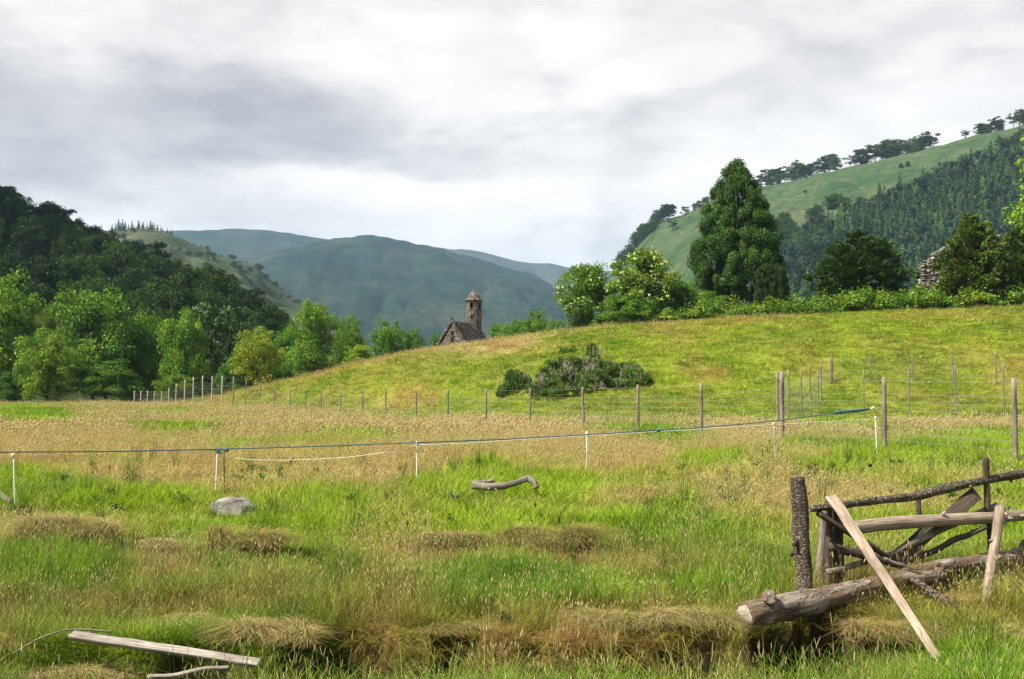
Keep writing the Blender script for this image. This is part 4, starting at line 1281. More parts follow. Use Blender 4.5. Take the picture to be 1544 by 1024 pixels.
def build_chapel():
    d0 = 165.0; phi = R(34)
    r = np.array([math.sin(phi), math.cos(phi), 0]); w = np.array([math.cos(phi), -math.sin(phi), 0]); up = np.array([0, 0, 1.0])
    apex = np.array(P(682, 484.5, d0)); zb = 2.0
    base = apex.copy(); base[2] = zb
    root = thing('stone_chapel', 'small ruined stone chapel with a round belfry tower rising behind the mound', 'chapel', base)
    hw, slope, L = 3.2, 1.30, 6.1
    ha = apex[2] - zb; he = ha - hw * slope

    def X(u, s, z): return w * u + r * s + up * z
    mb = MB()
    def quad(m, a, b, c, d, g=None):
        v = np.array([a, b, c, d])
        m.add(v, [[0, 1, 2, 3]], grain=v + np.array([.3, .7, .1]))
    # front gable in strips with openings left out
    wins = [(-.22, .16, ha - 2.15, ha - 1.55), (-.20, .2, ha - 3.15, ha - 2.5)]
    zs = sorted({0.0, he, ha} | {q for a in wins for q in a[2:]} | set(np.linspace(he, ha, 12)))
    for z0, z1 in zip(zs[:-1], zs[1:]):
        f = lambda z: hw if z <= he else hw * (ha - z) / (ha - he)
        cuts = [(a, b) for a, b, c, d in wins if c <= z0 + 1e-6 and z1 <= d + 1e-6]
        us = [-1.0] + [q for c in cuts for q in c] + [1.0]
        for k in range(0, len(us), 2):
            l0 = -f(z0) if us[k] == -1.0 else us[k]; l1 = -f(z1) if us[k] == -1.0 else us[k]
            r0 = f(z0) if us[k + 1] == 1.0 else us[k + 1]; r1 = f(z1) if us[k + 1] == 1.0 else us[k + 1]
            quad(mb, X(l0, 0, z0), X(r0, 0, z0), X(r1, 0, z1), X(l1, 0, z1))
    for s_ in (-1, 1):
        quad(mb, X(s_ * hw, 0, 0), X(s_ * hw, L, 0), X(s_ * hw, L, he), X(s_ * hw, 0, he))
    quad(mb, X(-hw, L, 0), X(hw, L, 0), X(hw, L, he), X(-hw, L, he)); 
    v = np.array([X(-hw, L, he), X(hw, L, he), X(0, L, ha)]); mb.add(v, [[0, 1, 2]], grain=v)
    # rough kerb stones up the gable edges and the finial
    rr = random.Random(4)
    for s_ in (-1, 1):
        n = 15
        for k in range(n):
            t = (k + .5) / n
            c = X(s_ * hw * (1 - t), -.02, he + (ha - he) * t) + up * .03
            M = np.stack([w, r, up], 1)
            box(mb, c, (rr.uniform(.26, .40), rr.uniform(.3, .45), rr.uniform(.22, .40)), M)
    link('wall', mb.mesh('wall'), wallm, root)
    mb = MB(); box(mb, X(0, -.02, ha + .32), (.30, .3, .34), np.stack([w, r, up], 1)); box(mb, X(0, -.02, ha + .58), (.16, .16, .2), np.stack([w, r, up], 1))
    link('finial', mb.mesh('finial'), wallm, root)
    for a, b, c, d in wins:
        m = MB()
        quad(m, X(a, 0, c), X(a, .6, c), X(a, .6, d), X(a, 0, d)); quad(m, X(b, 0, c), X(b, .6, c), X(b, .6, d), X(b, 0, d))
        quad(m, X(a, 0, c), X(b, 0, c), X(b, .6, c), X(a, .6, c)); quad(m, X(a, 0, d), X(b, 0, d), X(b, .6, d), X(a, .6, d)); quad(m, X(a, .6, c), X(b, .6, c), X(b, .6, d), X(a, .6, d))
        o = link('window', m.mesh('window'), darkm, root)
        fm = MB(); M = np.stack([w, r, up], 1)
        box(fm, X((a + b) / 2, -.01, d + .08), (b - a + .4, .14, .16), M); box(fm, X((a + b) / 2, -.01, c - .07), (b - a + .3, .14, .13), M)
        link('surround', fm.mesh('surround'), wallm, o)
    # stone roof: overlapping slab courses
    mb = MB(); n = 16
    for s_ in (-1, 1):
        for k in range(n):
            t0, t1 = k / n, (k + 1.12) / n
            o0, o1 = .11, .05
            nrm = w * s_ * slope + up; nrm /= np.linalg.norm(nrm)
            a = X(s_ * hw * (1 - t0) * 1.03, .2, he + (ha - he) * t0) + nrm * o0; b = X(s_ * hw * max(1 - t1, 0), .2, min(he + (ha - he) * t1, ha)) + nrm * o1
            e = r * (L - .1)
            quad(mb, a, a + e, b + e, b); quad(mb, a - nrm * .07, a - nrm * .07 + e, a + e, a)
    link('roof', mb.mesh('roof'), roofm, root)
    # belfry tower
    tc = X(0, 5.55, 0); tr = 1.20
    zt = P(713, 451, d0).z - zb; za = P(713, 432, d0).z - zb
    tw = [(-.30 , .36, zt - 1.15, zt - .28), (-.22, .24, zt - 2.72, zt - 2.18), (.90, .34, zt - 1.15, zt - .28)]   # (sideways angle, angular width, z0, z1)
    angs = sorted(set(np.round(np.concatenate([np.linspace(-math.pi, math.pi, 41), [a - b / 2 for a, b, *_ in tw], [a + b / 2 for a, b, *_ in tw]]), 5)))
    zz = sorted(set([0.0, ha - 2.5, zt] + [q for a in tw for q in a[2:]] + list(np.linspace(ha - 2, zt, 9))))
    mb = MB()

    def T(a, z, rad): return tc + np.array([math.sin(a) * rad, -math.cos(a) * rad, z])
    for a0, a1 in zip(angs[:-1], angs[1:]):
        for z0, z1 in zip(zz[:-1], zz[1:]):
            am, zm = (a0 + a1) / 2, (z0 + z1) / 2
            if any(abs(am - a) < b / 2 and c < zm < d for a, b, c, d in tw): continue
            v = np.array([T(a0, z0, tr), T(a1, z0, tr), T(a1, z1, tr), T(a0, z1, tr)])
            mb.add(v, [[0, 1, 2, 3]], grain=v)
    link('tower', mb.mesh('tower'), wallm, root)
    for a, b, c, d in tw:
        m = MB(); l, h = a - b / 2, a + b / 2
        for (p, q, z0, z1) in ((l, l, c, d), (h, h, c, d)):
            quad(m, T(p, z0, tr), T(p, z0, tr - .5), T(p, z1, tr - .5), T(p, z1, tr))
        for z in (c, d): quad(m, T(l, z, tr), T(h, z, tr), T(h, z, tr - .5), T(l, z, tr - .5))
        quad(m, T(l, c, tr - .5), T(h, c, tr - .5), T(h, d, tr - .5), T(l, d, tr - .5))
        o = link('window', m.mesh('window'), darkm, root)
        fm = MB(); M = np.stack([np.array([math.cos(a), math.sin(a), 0]), np.array([-math.sin(a), math.cos(a), 0]), up], 1)
        box(fm, T(a, d + .07, tr), (b * tr + .3, .12, .13), M); box(fm, T(a, c - .06, tr), (b * tr + .25, .14, .11), M)
        link('surround', fm.mesh('surround'), wallm, o)
    mb = MB()
    tube(mb, [tc + up * (zt - .06), tc + up * (zt + .02), tc + up * (zt + .12)], [tr + .03, tr + .14, tr + .12], 40, .03, 3)
    link('string_course', mb.mesh('string_course'), wallm, root)
    mb = MB(); k = np.linspace(0, 1, 12)
    tube(mb, [tc + up * (zt + .12 + (za - zt - .12) * q) for q in k], (tr + .08) * (1 - k) ** .92 + .16 * np.sqrt(np.clip(1 - k, 0, 1) + .02), 32, .07, 5, roughf=2.5)
    link('tower_roof', mb.mesh('tower_roof'), stone_material('tower_roof_stone', (.09, .07, .055), (.17, .135, .10), (.48, .44, .38), (.04, .03, .025), lich=.8), root)


build_chapel()

# ------------------------------------------------------------------ ruined wall among the yews
ruinm = stone_material('ruin_stone', (.125, .115, .095), (.24, .222, .185), (.46, .44, .39), (.06, .05, .04), (3, 3, 5), .5)


def build_ruin():
    d = 109.5; o0 = P(1390, 440, d)
    root = thing('ruined_wall', 'broken grey stone wall with a ragged stepped edge between the yews', 'wall', (o0.x, d, o0.z - .3))
    prof = [(1388, 404), (1393, 398), (1398, 392), (1404, 390), (1410, 382), (1418, 377), (1428, 371), (1438, 366), (1460, 352), (1485, 346), (1496, 352), (1506, 356), (1514, 372), (1524, 400), (1545, 412)]
    X = [P(a, b, d).x - o0.x for a, b in prof]; Z = [P(a, b, d).z - o0.z + .3 for a, b in prof]
    rr = random.Random(8); mb = MB(); z = 0
    while z < max(Z):
        h = rr.uniform(.11, .24); x = X[0] + rr.uniform(-.05, .05)
        while x < X[-1]:
            l = rr.uniform(.16, .5) if x > .5 else rr.uniform(.35, .6)
            top = np.interp(x + l / 2, X, Z)
            if z + h * .4 < top:
                for dep in (0, .42):
                    c = np.array([x + l / 2, dep + rr.uniform(-.05, .05), z + h / 2])
                    a = rr.uniform(-.06, .06); M = np.array([[math.cos(a), 0, -math.sin(a)], [0, 1, 0], [math.sin(a), 0, math.cos(a)]])
                    s_ = (l * .97, .46, h * .94)
                    v = np.array([[p, q, t] for p in (-.5, .5) for q in (-.5, .5) for t in (-.5, .5)]) * np.array(s_)
                    v = v * (1 + np.array([[rr.uniform(-.10, .10) for _ in range(3)] for _ in range(8)]))
                    v = v @ M.T + c
                    mb.add(v, [[0, 1, 3, 2], [4, 6, 7, 5], [0, 4, 5, 1], [2, 3, 7, 6], [0, 2, 6, 4], [1, 5, 7, 3]], grain=v * .3 + rr.random() * 9)
            x += l
        z += h
    link('masonry', mb.mesh('masonry'), ruinm, root)


build_ruin()

# ------------------------------------------------------------------ stock fences
postm = wood_material('fence_post_wood', (.085, .070, .05), (.22, .185, .14), False, 40, .5)
wirem = NT('galvanised_wire'); wirem = wirem.principled((.22, .22, .20), .5, .5)


palepost = wood_material('pale_post_wood', (.24, .215, .17), (.42, .38, .31), False, 40, .5)


def fence(label, posts, pmat=postm, mesh=True, width=.05, nwire=7, top_wire=.12, thin=.0034):
    """posts: (px, top_px, d, thickness factor)"""
    p0 = posts[0]; g0 = G(p0[0], p0[2])
    root = thing('wire_fence', label, 'fence', g0)
    tops, feet = [], []
    for k, (px, top, d, th) in enumerate(posts):
        g = G(px, d); tp = P(px, top, d)
        rr = random.Random(int(px * 3 + top)); tp.x += rr.uniform(-.03, .03); g.z -= .1
        mb = MB(); a, b = np.array(g - g0), np.array(tp - g0)
        tube(mb, line_pts(a, b, 8, .02, k), width * .68 * th * np.linspace(1.12, 1, 8), 9, .06, k + 3)
        link('post', mb.mesh('post'), pmat, root)
        tops.append(b); feet.append(a)
    mb = MB()
    for k in range(len(tops) - 1):
        A, B, C, D = tops[k], tops[k + 1], feet[k], feet[k + 1]
        gap = min(np.linalg.norm(B - A), 9)
        rows = np.concatenate([[0.05], np.linspace(.22, .80, nwire)]) if mesh else np.linspace(.06, .75, nwire)
        for f in rows:
            a, b = A + (C - A) * f, B + (D - B) * f
            tube(mb, line_pts(a, b, 4, sag=.012), thin, 3, cap=False)
        if mesh:
            n = max(3, int(gap / .32))
            for q in range(1, n):
                u = q / n
                t, s_ = A + (B - A) * u, C + (D - C) * u
                tube(mb, [t + (s_ - t) * .22, t + (s_ - t) * .80], thin * .8, 3, cap=False)
    link('netting', mb.mesh('netting'), wirem, root)
    return root


D_ = lambda px: 32010 / (px - 69)
main = [(1660, 572, D_(1660), 1.2), (1528, 569, D_(1528), 1.25), (1332, 568, D_(1332), 1.25), (1177, 570, D_(1177), 1.25)]
fence('near wire fence with tall round posts ending at the corner post on the right', main, width=.058)
main2 = [(1177.5, 560, D_(1177) + .45, 1.5), (1057, 577, D_(1057), 1.2), (962, 580, D_(962), 1.2), (879, 583, D_(879), 1.2), (799, 585, D_(799), 1), (733, 586, D_(733), 1.15), (676, 586, D_(676), 1.15), (628, 588, D_(628), 1),
         (582, 587, D_(582), 1), (547, 588, D_(547), 1.1), (514, 587, D_(514), 1), (485, 586, D_(485), 1), (461, 584, D_(461), 1.1), (438, 586, D_(438), 1.1), (414, 583, D_(414), 1.1), (392, 577, D_(392), 1.1), (371, 574, 104, 1.1), (352, 567, 107, 1.2)]
fence('long wire fence running along the foot of the green mound', main2, width=.058)
fence('far wire fence with pale posts before the dark trees of the meadow edge',
      [(352.6, 567, 107.6, 1.2), (335, 567, 110, 1.2), (320, 567, 112.5, 1.2), (306, 566.6, 115, 1.2), (292, 569, 117, 1.2), (279, 573, 119, 1.2), (266, 578.5, 121, 1.2), (255, 585, 123, 1.1), (244, 590, 125, 1.1), (233, 590, 126.5, 1.1), (223, 589.5, 127.5, 1.2), (213, 590, 128.5, 1.3), (203, 589.5, 129.5, 1.5)], width=.075, thin=.005, pmat=palepost)
fence('middle wire fence of slim posts behind the corner post, lower on the slope',
      [(1233, 559, 57, 1), (1301, 557, 57, 1), (1370, 555, 57.5, 1), (1440, 550, 58, 1.05), (1512, 548.6, 58.5, 1), (1590, 546, 59, 1)], width=.055, mesh=False)
fence('upper wire fence on the slope starting at a thick strainer post',
      [(1254, 538.6, 68, 1.9), (1312, 537, 68, 1), (1376, 535, 68, 1), (1436, 533.5, 67.5, 1.2), (1501, 531, 67, 1), (1575, 528, 66.5, 1)], width=.055, mesh=False)
fence('short fence climbing from the corner post to the thick strainer post',
      [(1172, 561, 45, 1.4), (1188, 557, 50, 1), (1207, 553.6, 55.5, 1), (1221, 548.6, 60, 1), (1238, 543.6, 64.5, 1), (1253, 540, 67.6, .9)], width=.055)

# ------------------------------------------------------------------ electric fence
whitem = NT('white_plastic').principled((.52, .51, .46), .7, .2)
ropem = NT('rope_blue'); ropem = ropem.principled(ropem.ramp(ropem.noise(ropem.attr('grain'), 60, 3), [(.4, (.018, .055, .065)), (.65, (.05, .13, .15))]), .8, .2)
tapem = NT('white_tape').principled((.70, .68, .58), .7, .2)
EP = [(22, 686, 16.4, 750, -8), (328, 680, 18.2, 716, 0), (630, 668, 18.7, 711, 1), (887, 653, 20.3, 697, 2), (1167, 639, 22.0, 680, 0), (1323, 630, 23.5, 670, 3)]
elabs = ['leftmost slim white fence stake, leaning, its foot in green grass', 'white stake tied to the rope with a blue knot behind the boulder',
         'white stake holding the rope near the middle of the meadow', 'white stake leaning under the rope left of the near wire fence',
         'short white stake standing free of the rope below the corner post', 'white stake under the rope end beside a round fence post']
for (px, top, d, foot, lean), lab in zip(EP, elabs):
    a, b = G(px - lean, d), P(px - (2 if lean < 0 else lean), top, d)
    root = thing('fence_stake', lab, 'stake', a, 'white stakes across the meadow')
    mb = MB(); v = np.array(b - a)
    tube(mb, line_pts((0, 0, -.1), v, 8, .01, int(px)), [.0135] * 7 + [.011], 8, .03, 2)
    link('stem', mb.mesh('stem', True), whitem, root)
    mb = MB(); u = v / np.linalg.norm(v)
    tube(mb, [v - u * .03, v - u * .01, v + u * .025], [.03, .03, .02], 8); tube(mb, [v + np.array([-.03, 0, -.01]), v + np.array([.0, -.035, .012]), v + np.array([.03, 0, -.01])], .008, 5)
    link('insulator', mb.mesh('insulator', True), whitem, root)
ed = lambda px: np.interp(px, [-100, 22, 328, 630, 887, 1167, 1323], [15.6, 16.35, 18.15, 18.65, 20.25, 21.95, 23.45])
RP = [(-90, 685), (0, 682), (22, 681.6), (160, 681), (328, 677.5), (480, 673), (630, 667.3), (760, 662.5), (887, 655.5), (1000, 648.5), (1060, 644.5), (1120, 639.5), (1180, 633.5), (1255, 623.5), (1312, 616.5)]
xs = np.linspace(-90, 1312, 120); ys = np.interp(xs, *zip(*RP))
pts = [np.array(P(x, y, ed(x))) for x, y in zip(xs, ys)]
root = thing('electric_rope', 'blue green rope strung across the whole meadow on white stakes', 'rope', pts[0])
mb = MB(); tube(mb, np.array(pts) - pts[0], .0105, 6, .15, 4, roughf=20)
for kx in (328, 340, 992):
    c = np.array(P(kx, float(np.interp(kx, xs, ys)) + (1.5 if kx < 400 else 0), ed(kx))) - pts[0]
    tube(mb, [c + np.array([-.05, 0, .01]), c, c + np.array([.05, 0, -.012])], [.012, .032, .012], 7, .3, 5)
c = np.array(P(328, 681, ed(328) - .02)) - pts[0]
tube(mb, [c + np.array([-.06, 0, .03]), c + np.array([.0, -.02, -.02]), c + np.array([.06, 0, .03])], .012, 5); tube(mb, [c + np.array([.06, 0, -.04]), c + np.array([.0, -.02, .01]), c + np.array([-.05, 0, .04])], .012, 5)
link('rope', mb.mesh('rope', True), ropem, root)
mb = MB(); hs_ = [(1254, 624), (1262, 622.4), (1304, 617.8), (1310, 617)]
tube(mb, [np.array(P(x, y, ed(x) - .03)) - pts[0] for x, y in hs_], [.012, .030, .028, .018], 8)
link('handle', mb.mesh('handle', True), ropem, root)
mb = MB(); a = np.array(P(1313, 616.5, ed(1313))) - pts[0]
tube(mb, [a, a + np.array([.06, 0, .03]), a + np.array([.1, 0, -.03])], [.02, .028, .012], 7); tube(mb, [a + np.array([.08, 0, 0]), np.array(P(1331, 613, D_(1332) - .07)) - pts[0]], .006, 4)
hk = link('hook', mb.mesh('hook'), whitem, root)
# loose white tape hanging below the rope
tp_ = [(328, 684), (345, 690), (380, 693.5), (430, 694), (480, 692.5), (530, 689), (580, 682), (630, 671)]
tq_ = [(630, 671), (700, 668.5), (790, 662.5), (887, 657), (960, 652.5), (1040, 648), (1090, 644.5), (1167, 640.5), (1220, 637), (1280, 634), (1323, 632)]
for lst, lab in ((tp_, 'thin white tape sagging between the knotted stake and the middle stake'), (tq_, 'white tape running under the rope to the stake by the round post')):
    X_ = np.linspace(lst[0][0], lst[-1][0], 40); Y_ = np.interp(X_, *zip(*lst))
    pp = np.array([P(x, y, ed(x) + .03) for x, y in zip(X_, Y_)])
    mb = MB(); tube(mb, pp - pp[0], .0042, 5, .2, 3)
    o = link('tape', mb.mesh('tape'), tapem, None, pp[0]); tag(o, lab, 'tape', 'white tape on the stakes')
mb = MB(); g = G(341, 18.3); tube(mb, line_pts((0, 0, -.1), P(338, 680, 18.25) - g, 6, .01), .008, 6, .1, 4)
o = link('iron_stake', mb.mesh('iron_stake'), wood_material('rusty_iron', (.03, .02, .015), (.08, .05, .035)), None, g); tag(o, 'thin dark iron stake right beside the knotted white stake', 'stake')

# ------------------------------------------------------------------ boulders
bould = NT('boulder_rock'); p_ = bould.n('ShaderNodeTexCoord').outputs['Object']
n1_, n2_ = bould.noise(p_, 5, 7, .65), bould.noise(p_, 28, 5, .7)
cc = bould.ramp(n1_, [(.3, (.11, .095, .078)), (.5, (.21, .19, .16)), (.68, (.33, .305, .26))])
cc = bould.mix(bould.math('MULTIPLY', bould.math('SUBTRACT', n2_, .56, True), 6, True), cc, (.10, .085, .07))
bould = bould.principled(cc, .95, .15, bould.bump(bould.math('ADD', n1_, n2_), .9, .03))


def rock(label, px, py_top, py_bot, wpx, d, seed, dep=.6, flat=1.0):
    x = (px - CX) / F * d; zt, zb = P(px, py_top, d).z, P(px, py_bot, d).z
    g = float(gz(x, d)); zb = min(zb, g)
    w, h = wpx / F * d, zt - zb
    th, ph = np.meshgrid(np.linspace(0, 2 * math.pi, 40, endpoint=False), np.linspace(.02, math.pi - .02, 22))
    sx = np.sign(np.cos(th)) * np.abs(np.cos(th)) ** .5; sy = np.sign(np.sin(th)) * np.abs(np.sin(th)) ** .5
    sp = np.sin(ph) ** .55; sz = np.sign(np.cos(ph)) * np.abs(np.cos(ph)) ** .7
    v = np.stack([sx * sp * w / 2, sy * sp * w / 2 * dep, sz * h / 2 + h / 2], -1).reshape(-1, 3)
    q = 1 + .30 * (fbm(v[:, 0] / w * 4 + seed, v[:, 2] / h * 2 + v[:, 1] / w * 3, seed, 4) - .5)[:, None]
    r_ = rng_(seed)
    for _ in range(16):
        nn = unit(r_, 1)[0]; nn[2] = abs(nn[2]) * .8
        nn /= np.linalg.norm(nn); sc_ = np.array([w / 2, w / 2 * dep, h / 2])
        u_ = (v - np.array([0, 0, h / 2])) / sc_; ex = np.maximum(0, u_ @ nn - r_.uniform(.62, .9))
        v = (u_ - ex[:, None] * nn) * sc_ + np.array([0, 0, h / 2])
    v = v * q; v[:, 2] *= 1 - .35 * flat * sm(0, .55, v[:, 0] / w)
    n, m = th.shape
    i = np.arange(n - 1)[:, None] * m; k = np.arange(m)[None, :]
    f = np.stack([i + m + k, i + m + (k + 1) % m, i + (k + 1) % m, i + k], -1).reshape(-1, 4)
    o = link('boulder', mesh_np('boulder', v, f, None, True), bould, None, (x, d, zb))
    tag(o, label, 'boulder', 'grey boulders in the grass')
    CLEAR.append((x, d - .30, w * .6, .62))
    return o


rock('flat topped grey boulder in green grass below the knotted stake', 358, 745, 780, 66, 16.2, 3, .7, .8)
# ------------------------------------------------------------------ broken timber fence on the ditch bank
barkpost = wood_material('fence_bark', (.085, .064, .048), (.25, .195, .15), True, 45, 1.0)
greyw = wood_material('grey_weathered_wood', (.075, .062, .045), (.22, .19, .145), False, 60, .8, .25)
darkw = wood_material('dark_weathered_wood', (.030, .023, .016), (.085, .068, .048), False, 60, .8, .12)
palew = wood_material('pale_peeled_wood', (.12, .082, .052), (.33, .26, .19), False, 55, .9, .12)
silver = wood_material('silvery_plank', (.13, .11, .085), (.33, .295, .245), False, 70, .9, .2)
logm = wood_material('log_bark', (.085, .066, .048), (.31, .265, .205), False, 34, 1.2, .4, True)
railb = wood_material('mossy_rail', (.085, .070, .042), (.23, .195, .125), True, 50, 1.0, .45)


def limb(name, pix, wid, mat, parent, origin, n=10, rough=.12, seed=0, nv=22, wob=.02, knots=0, flat=1.0, smooth=True):
    """pix [(px, py, d)], wid thickness in photo pixels at each"""
    p = np.array([P(*q) for q in pix]); t0 = np.linspace(0, 1, len(p)); t = np.linspace(0, 1, nv)
    q = np.stack([np.interp(t, t0, p[:, i]) for i in range(3)], -1)
    for k in range(2):
        q[1:-1] = (q[:-2] + q[1:-1] * 2 + q[2:]) / 4
    r = np.interp(t, t0, [w_ / F * a[2] / 2 for w_, a in zip(wid, pix)])
    q = q + wob * np.stack([vnoise(t * 5 + seed, t * 0 + k * 7, seed) - .5 for k in range(3)], -1) * np.sin(t * math.pi)[:, None]
    mb = MB(); o = np.array(origin)
    tube(mb, q - o, r, n, rough, seed, flat=flat)
    rr = rng_(seed + 50)
    tt, aa, bb = frames(q)
    for _ in range(knots):
        k = rr.integers(1, nv - 2); a = rr.random() * 6.28
        d_ = aa[k] * math.cos(a) + bb[k] * math.sin(a)
        s = q[k] - o + d_ * r[k] * .6
        tube(mb, [s, s + d_ * r[k] * .7 + tt[k] * r[k] * .3, s + d_ * r[k] * rr.uniform(.8, 1.5) + tt[k] * r[k] * .6], [r[k] * .38, r[k] * .3, r[k] * .2], 6, .1, seed)
    return link(name, mb.mesh(name, smooth), mat, parent)


def board(name, a, b, wid, th, mat, parent, origin, face=(0, -1, .3), seed=0, taper=1.0, nv=16):
    """flat sawn board from a to b (px, py, d), wid in photo pixels"""
    A, B = np.array(P(*a)), np.array(P(*b)); o = np.array(origin)
    t = (B - A) / np.linalg.norm(B - A); f = np.array(face, float); f -= t * f.dot(t); f /= np.linalg.norm(f); s = np.cross(t, f)
    w0 = wid / F * a[2] / 2; mb = MB(); V, Gr = [], []
    L = np.linalg.norm(B - A)
    for k, u in enumerate(np.linspace(0, 1, nv)):
        w_ = w0 * (1 + (taper - 1) * u); jit = (vnoise(u * 9 + seed, 1.0, seed) - .5) * .22 * w0 + (vnoise(u * 31 + seed, 2.0, seed) - .5) * .10 * w0
        c = A + (B - A) * u + f * (vnoise(u * 3 + seed, 4.0, seed) - .5) * .03
        for sx, sf in ((-1, -1), (-1, 1), (1, 1), (1, -1)):
            e = 0.0
            if k == 0: e = -.02 * (sx) * L * .3
            V.append(c + s * (sx * w_ + jit) + f * sf * th / 2 + t * e - o); Gr.append((sx * w_, sf * th, u * L))
    n = nv
    i = np.arange(n - 1)[:, None] * 4; k = np.arange(4)[None, :]
    q = np.stack([i + k, i + (k + 1) % 4, i + 4 + (k + 1) % 4, i + 4 + k], -1).reshape(-1, 4)
    q = np.vstack([q, [[3, 2, 1, 0]], [[4 * n - 4, 4 * n - 3, 4 * n - 2, 4 * n - 1]]])
    mb.add(V, q, grain=np.array(Gr) + seed)
    me = mb.mesh(name)
    o_ = link(name, me, mat, parent)
    bv = o_.modifiers.new('bevel', 'BEVEL'); bv.width = .006; bv.segments = 2; bv.limit_method = 'ANGLE'
    return o_


# big logs lying along the bank
def log_thing(name, label, pix, wid, mat, seed, **k):
    o0 = P(*pix[0]); root = thing(name, label, k.pop('cat', 'log'), o0)
    limb(k.pop('part', 'stem'), pix, wid, mat, root, o0, seed=seed, **k)
    return root, o0


cutend = wood_material('cut_wood', (.20, .16, .11), (.42, .36, .28), False, 30, .4)
l1, o1 = log_thing('fallen_log', 'thick pale ended log on the ditch bank under the bark covered post', [(1124, 929, 9.95), (1160, 916, 10.1), (1230, 903, 10.4), (1300, 888, 10.75), (1360, 876, 11.05), (1425, 866, 11.4)], [38, 39, 35, 29, 23, 15], logm, 11, n=28, rough=.24, nv=70, wob=.08, knots=5)
limb('branch_stub', [(1160, 905, 10.0), (1164, 893, 9.98)], [24, 15], logm, l1, o1, 12, .3, 14, 9)
a = P(1124, 929, 9.95); mb = MB(); q = np.array(P(1124, 929, 9.95)); q2 = np.array(P(1128, 927.6, 9.97)); tdir = (q - q2) / np.linalg.norm(q - q2)
tube(mb, [q - np.array(o1) - tdir * .05, q - np.array(o1) + tdir * .012], [.104, .097], 28, .2, 11); link('cut_end', mb.mesh('cut_end'), cutend, l1)
log_thing('fallen_log', 'knobbly grey log running from the broken fence to the right edge', [(1362, 864, 11.2), (1400, 859, 11.45), (1458, 851, 11.75), (1500, 847, 12.0), (1544, 841, 12.3), (1640, 828, 12.9)], [15, 21, 25, 29, 33, 34], logm, 23, n=18, rough=.22, nv=46, wob=.05, knots=9)
log_thing('bark_post', 'upright round post still covered in dark bark standing alone', [(1202, 720, 10.62), (1207, 790, 10.62), (1213, 880, 10.62), (1215, 930, 10.62)], [23, 24, 23, 22], barkpost, 31, n=18, rough=.14, nv=44, wob=.03, knots=4, cat='post')

o0 = P(1255, 890, 11.1)
bf = thing('broken_fence', 'collapsed rustic timber fence of posts, rails and crossed poles', 'fence', o0)
limb('post', [(1242, 772, 11.35), (1238, 830, 11.33), (1234, 905, 11.3)], [12, 14, 16], greyw, bf, o0, 12, .1, 41, 24)
limb('post', [(1249, 750, 11.12), (1250, 820, 11.1), (1249, 905, 11.08)], [10, 11, 12], darkw, bf, o0, 10, .12, 42, 24)
limb('post', [(1262, 758, 11.22), (1264, 830, 11.2), (1266, 905, 11.18)], [17, 18, 18], darkw, bf, o0, 14, .1, 43, 24)
limb('stake', [(1384, 739, 11.95), (1386, 800, 11.93), (1391, 868, 11.9)], [8, 8, 8], darkw, bf, o0, 8, .12, 44, 18)
limb('stake', [(1486, 690, 12.05), (1489, 750, 12.05), (1496, 865, 12.0)], [9.5, 9.5, 9.5], darkw, bf, o0, 8, .10, 45, 18)
limb('rail', [(1224, 767, 10.98), (1270, 762, 11.1), (1328, 754, 11.45), (1380, 746, 11.75), (1420, 738, 11.9), (1470, 727, 12.0), (1544, 713, 12.35), (1640, 694, 12.8)], [11, 11, 11, 13, 15, 12, 13, 13], railb, bf, o0, 14, .24, 46, 60, .03, knots=9)
limb('rail', [(1282, 796, 11.12), (1340, 790, 11.35), (1441, 784, 11.75), (1500, 780, 12.0), (1544, 777, 12.25), (1640, 770, 12.8)], [20, 20, 18, 17, 17, 16], palew, bf, o0, 16, .08, 47, 44, .02, knots=7)
limb('brace', [(1233, 773, 11.0), (1283, 806, 11.05), (1320, 828, 11.15), (1346, 842, 11.25)], [10, 9, 9, 6], darkw, bf, o0, 9, .15, 48, 24, .04, knots=2)
limb('brace', [(1250, 824, 10.98), (1277, 829, 11.02), (1310, 842, 11.1), (1345, 850, 11.2), (1374, 857, 11.3)], [13, 14, 12, 9, 5], darkw, bf, o0, 11, .15, 49, 26, .04, knots=2)
limb('brace', [(1248, 863, 10.98), (1272, 857, 11.05), (1306, 847, 11.2), (1342, 836, 11.35)], [10, 9, 9, 7], greyw, bf, o0, 9, .18, 50, 22, .03, knots=3)
limb('brace', [(1503, 763, 12.15), (1460, 781, 12.0), (1416, 799, 11.78), (1378, 818, 11.45), (1340, 837, 11.3)], [11, 10, 11, 10, 6], greyw, bf, o0, 10, .14, 51, 28, .03, knots=2)
limb('brace', [(1487, 795, 11.85), (1445, 812, 11.75), (1405, 832, 11.6), (1356, 852, 11.4)], [7, 9, 9.5, 9], darkw, bf, o0, 9, .14, 52, 26, .03, knots=2)
board('board', (1473, 744, 11.98), (1346, 846, 11.5), 21, .028, darkw, bf, o0, (0, -1, .5), 53, 1.05)

# loose pieces
def loose(name, label, cat, o0): return thing(name, label, cat, o0)


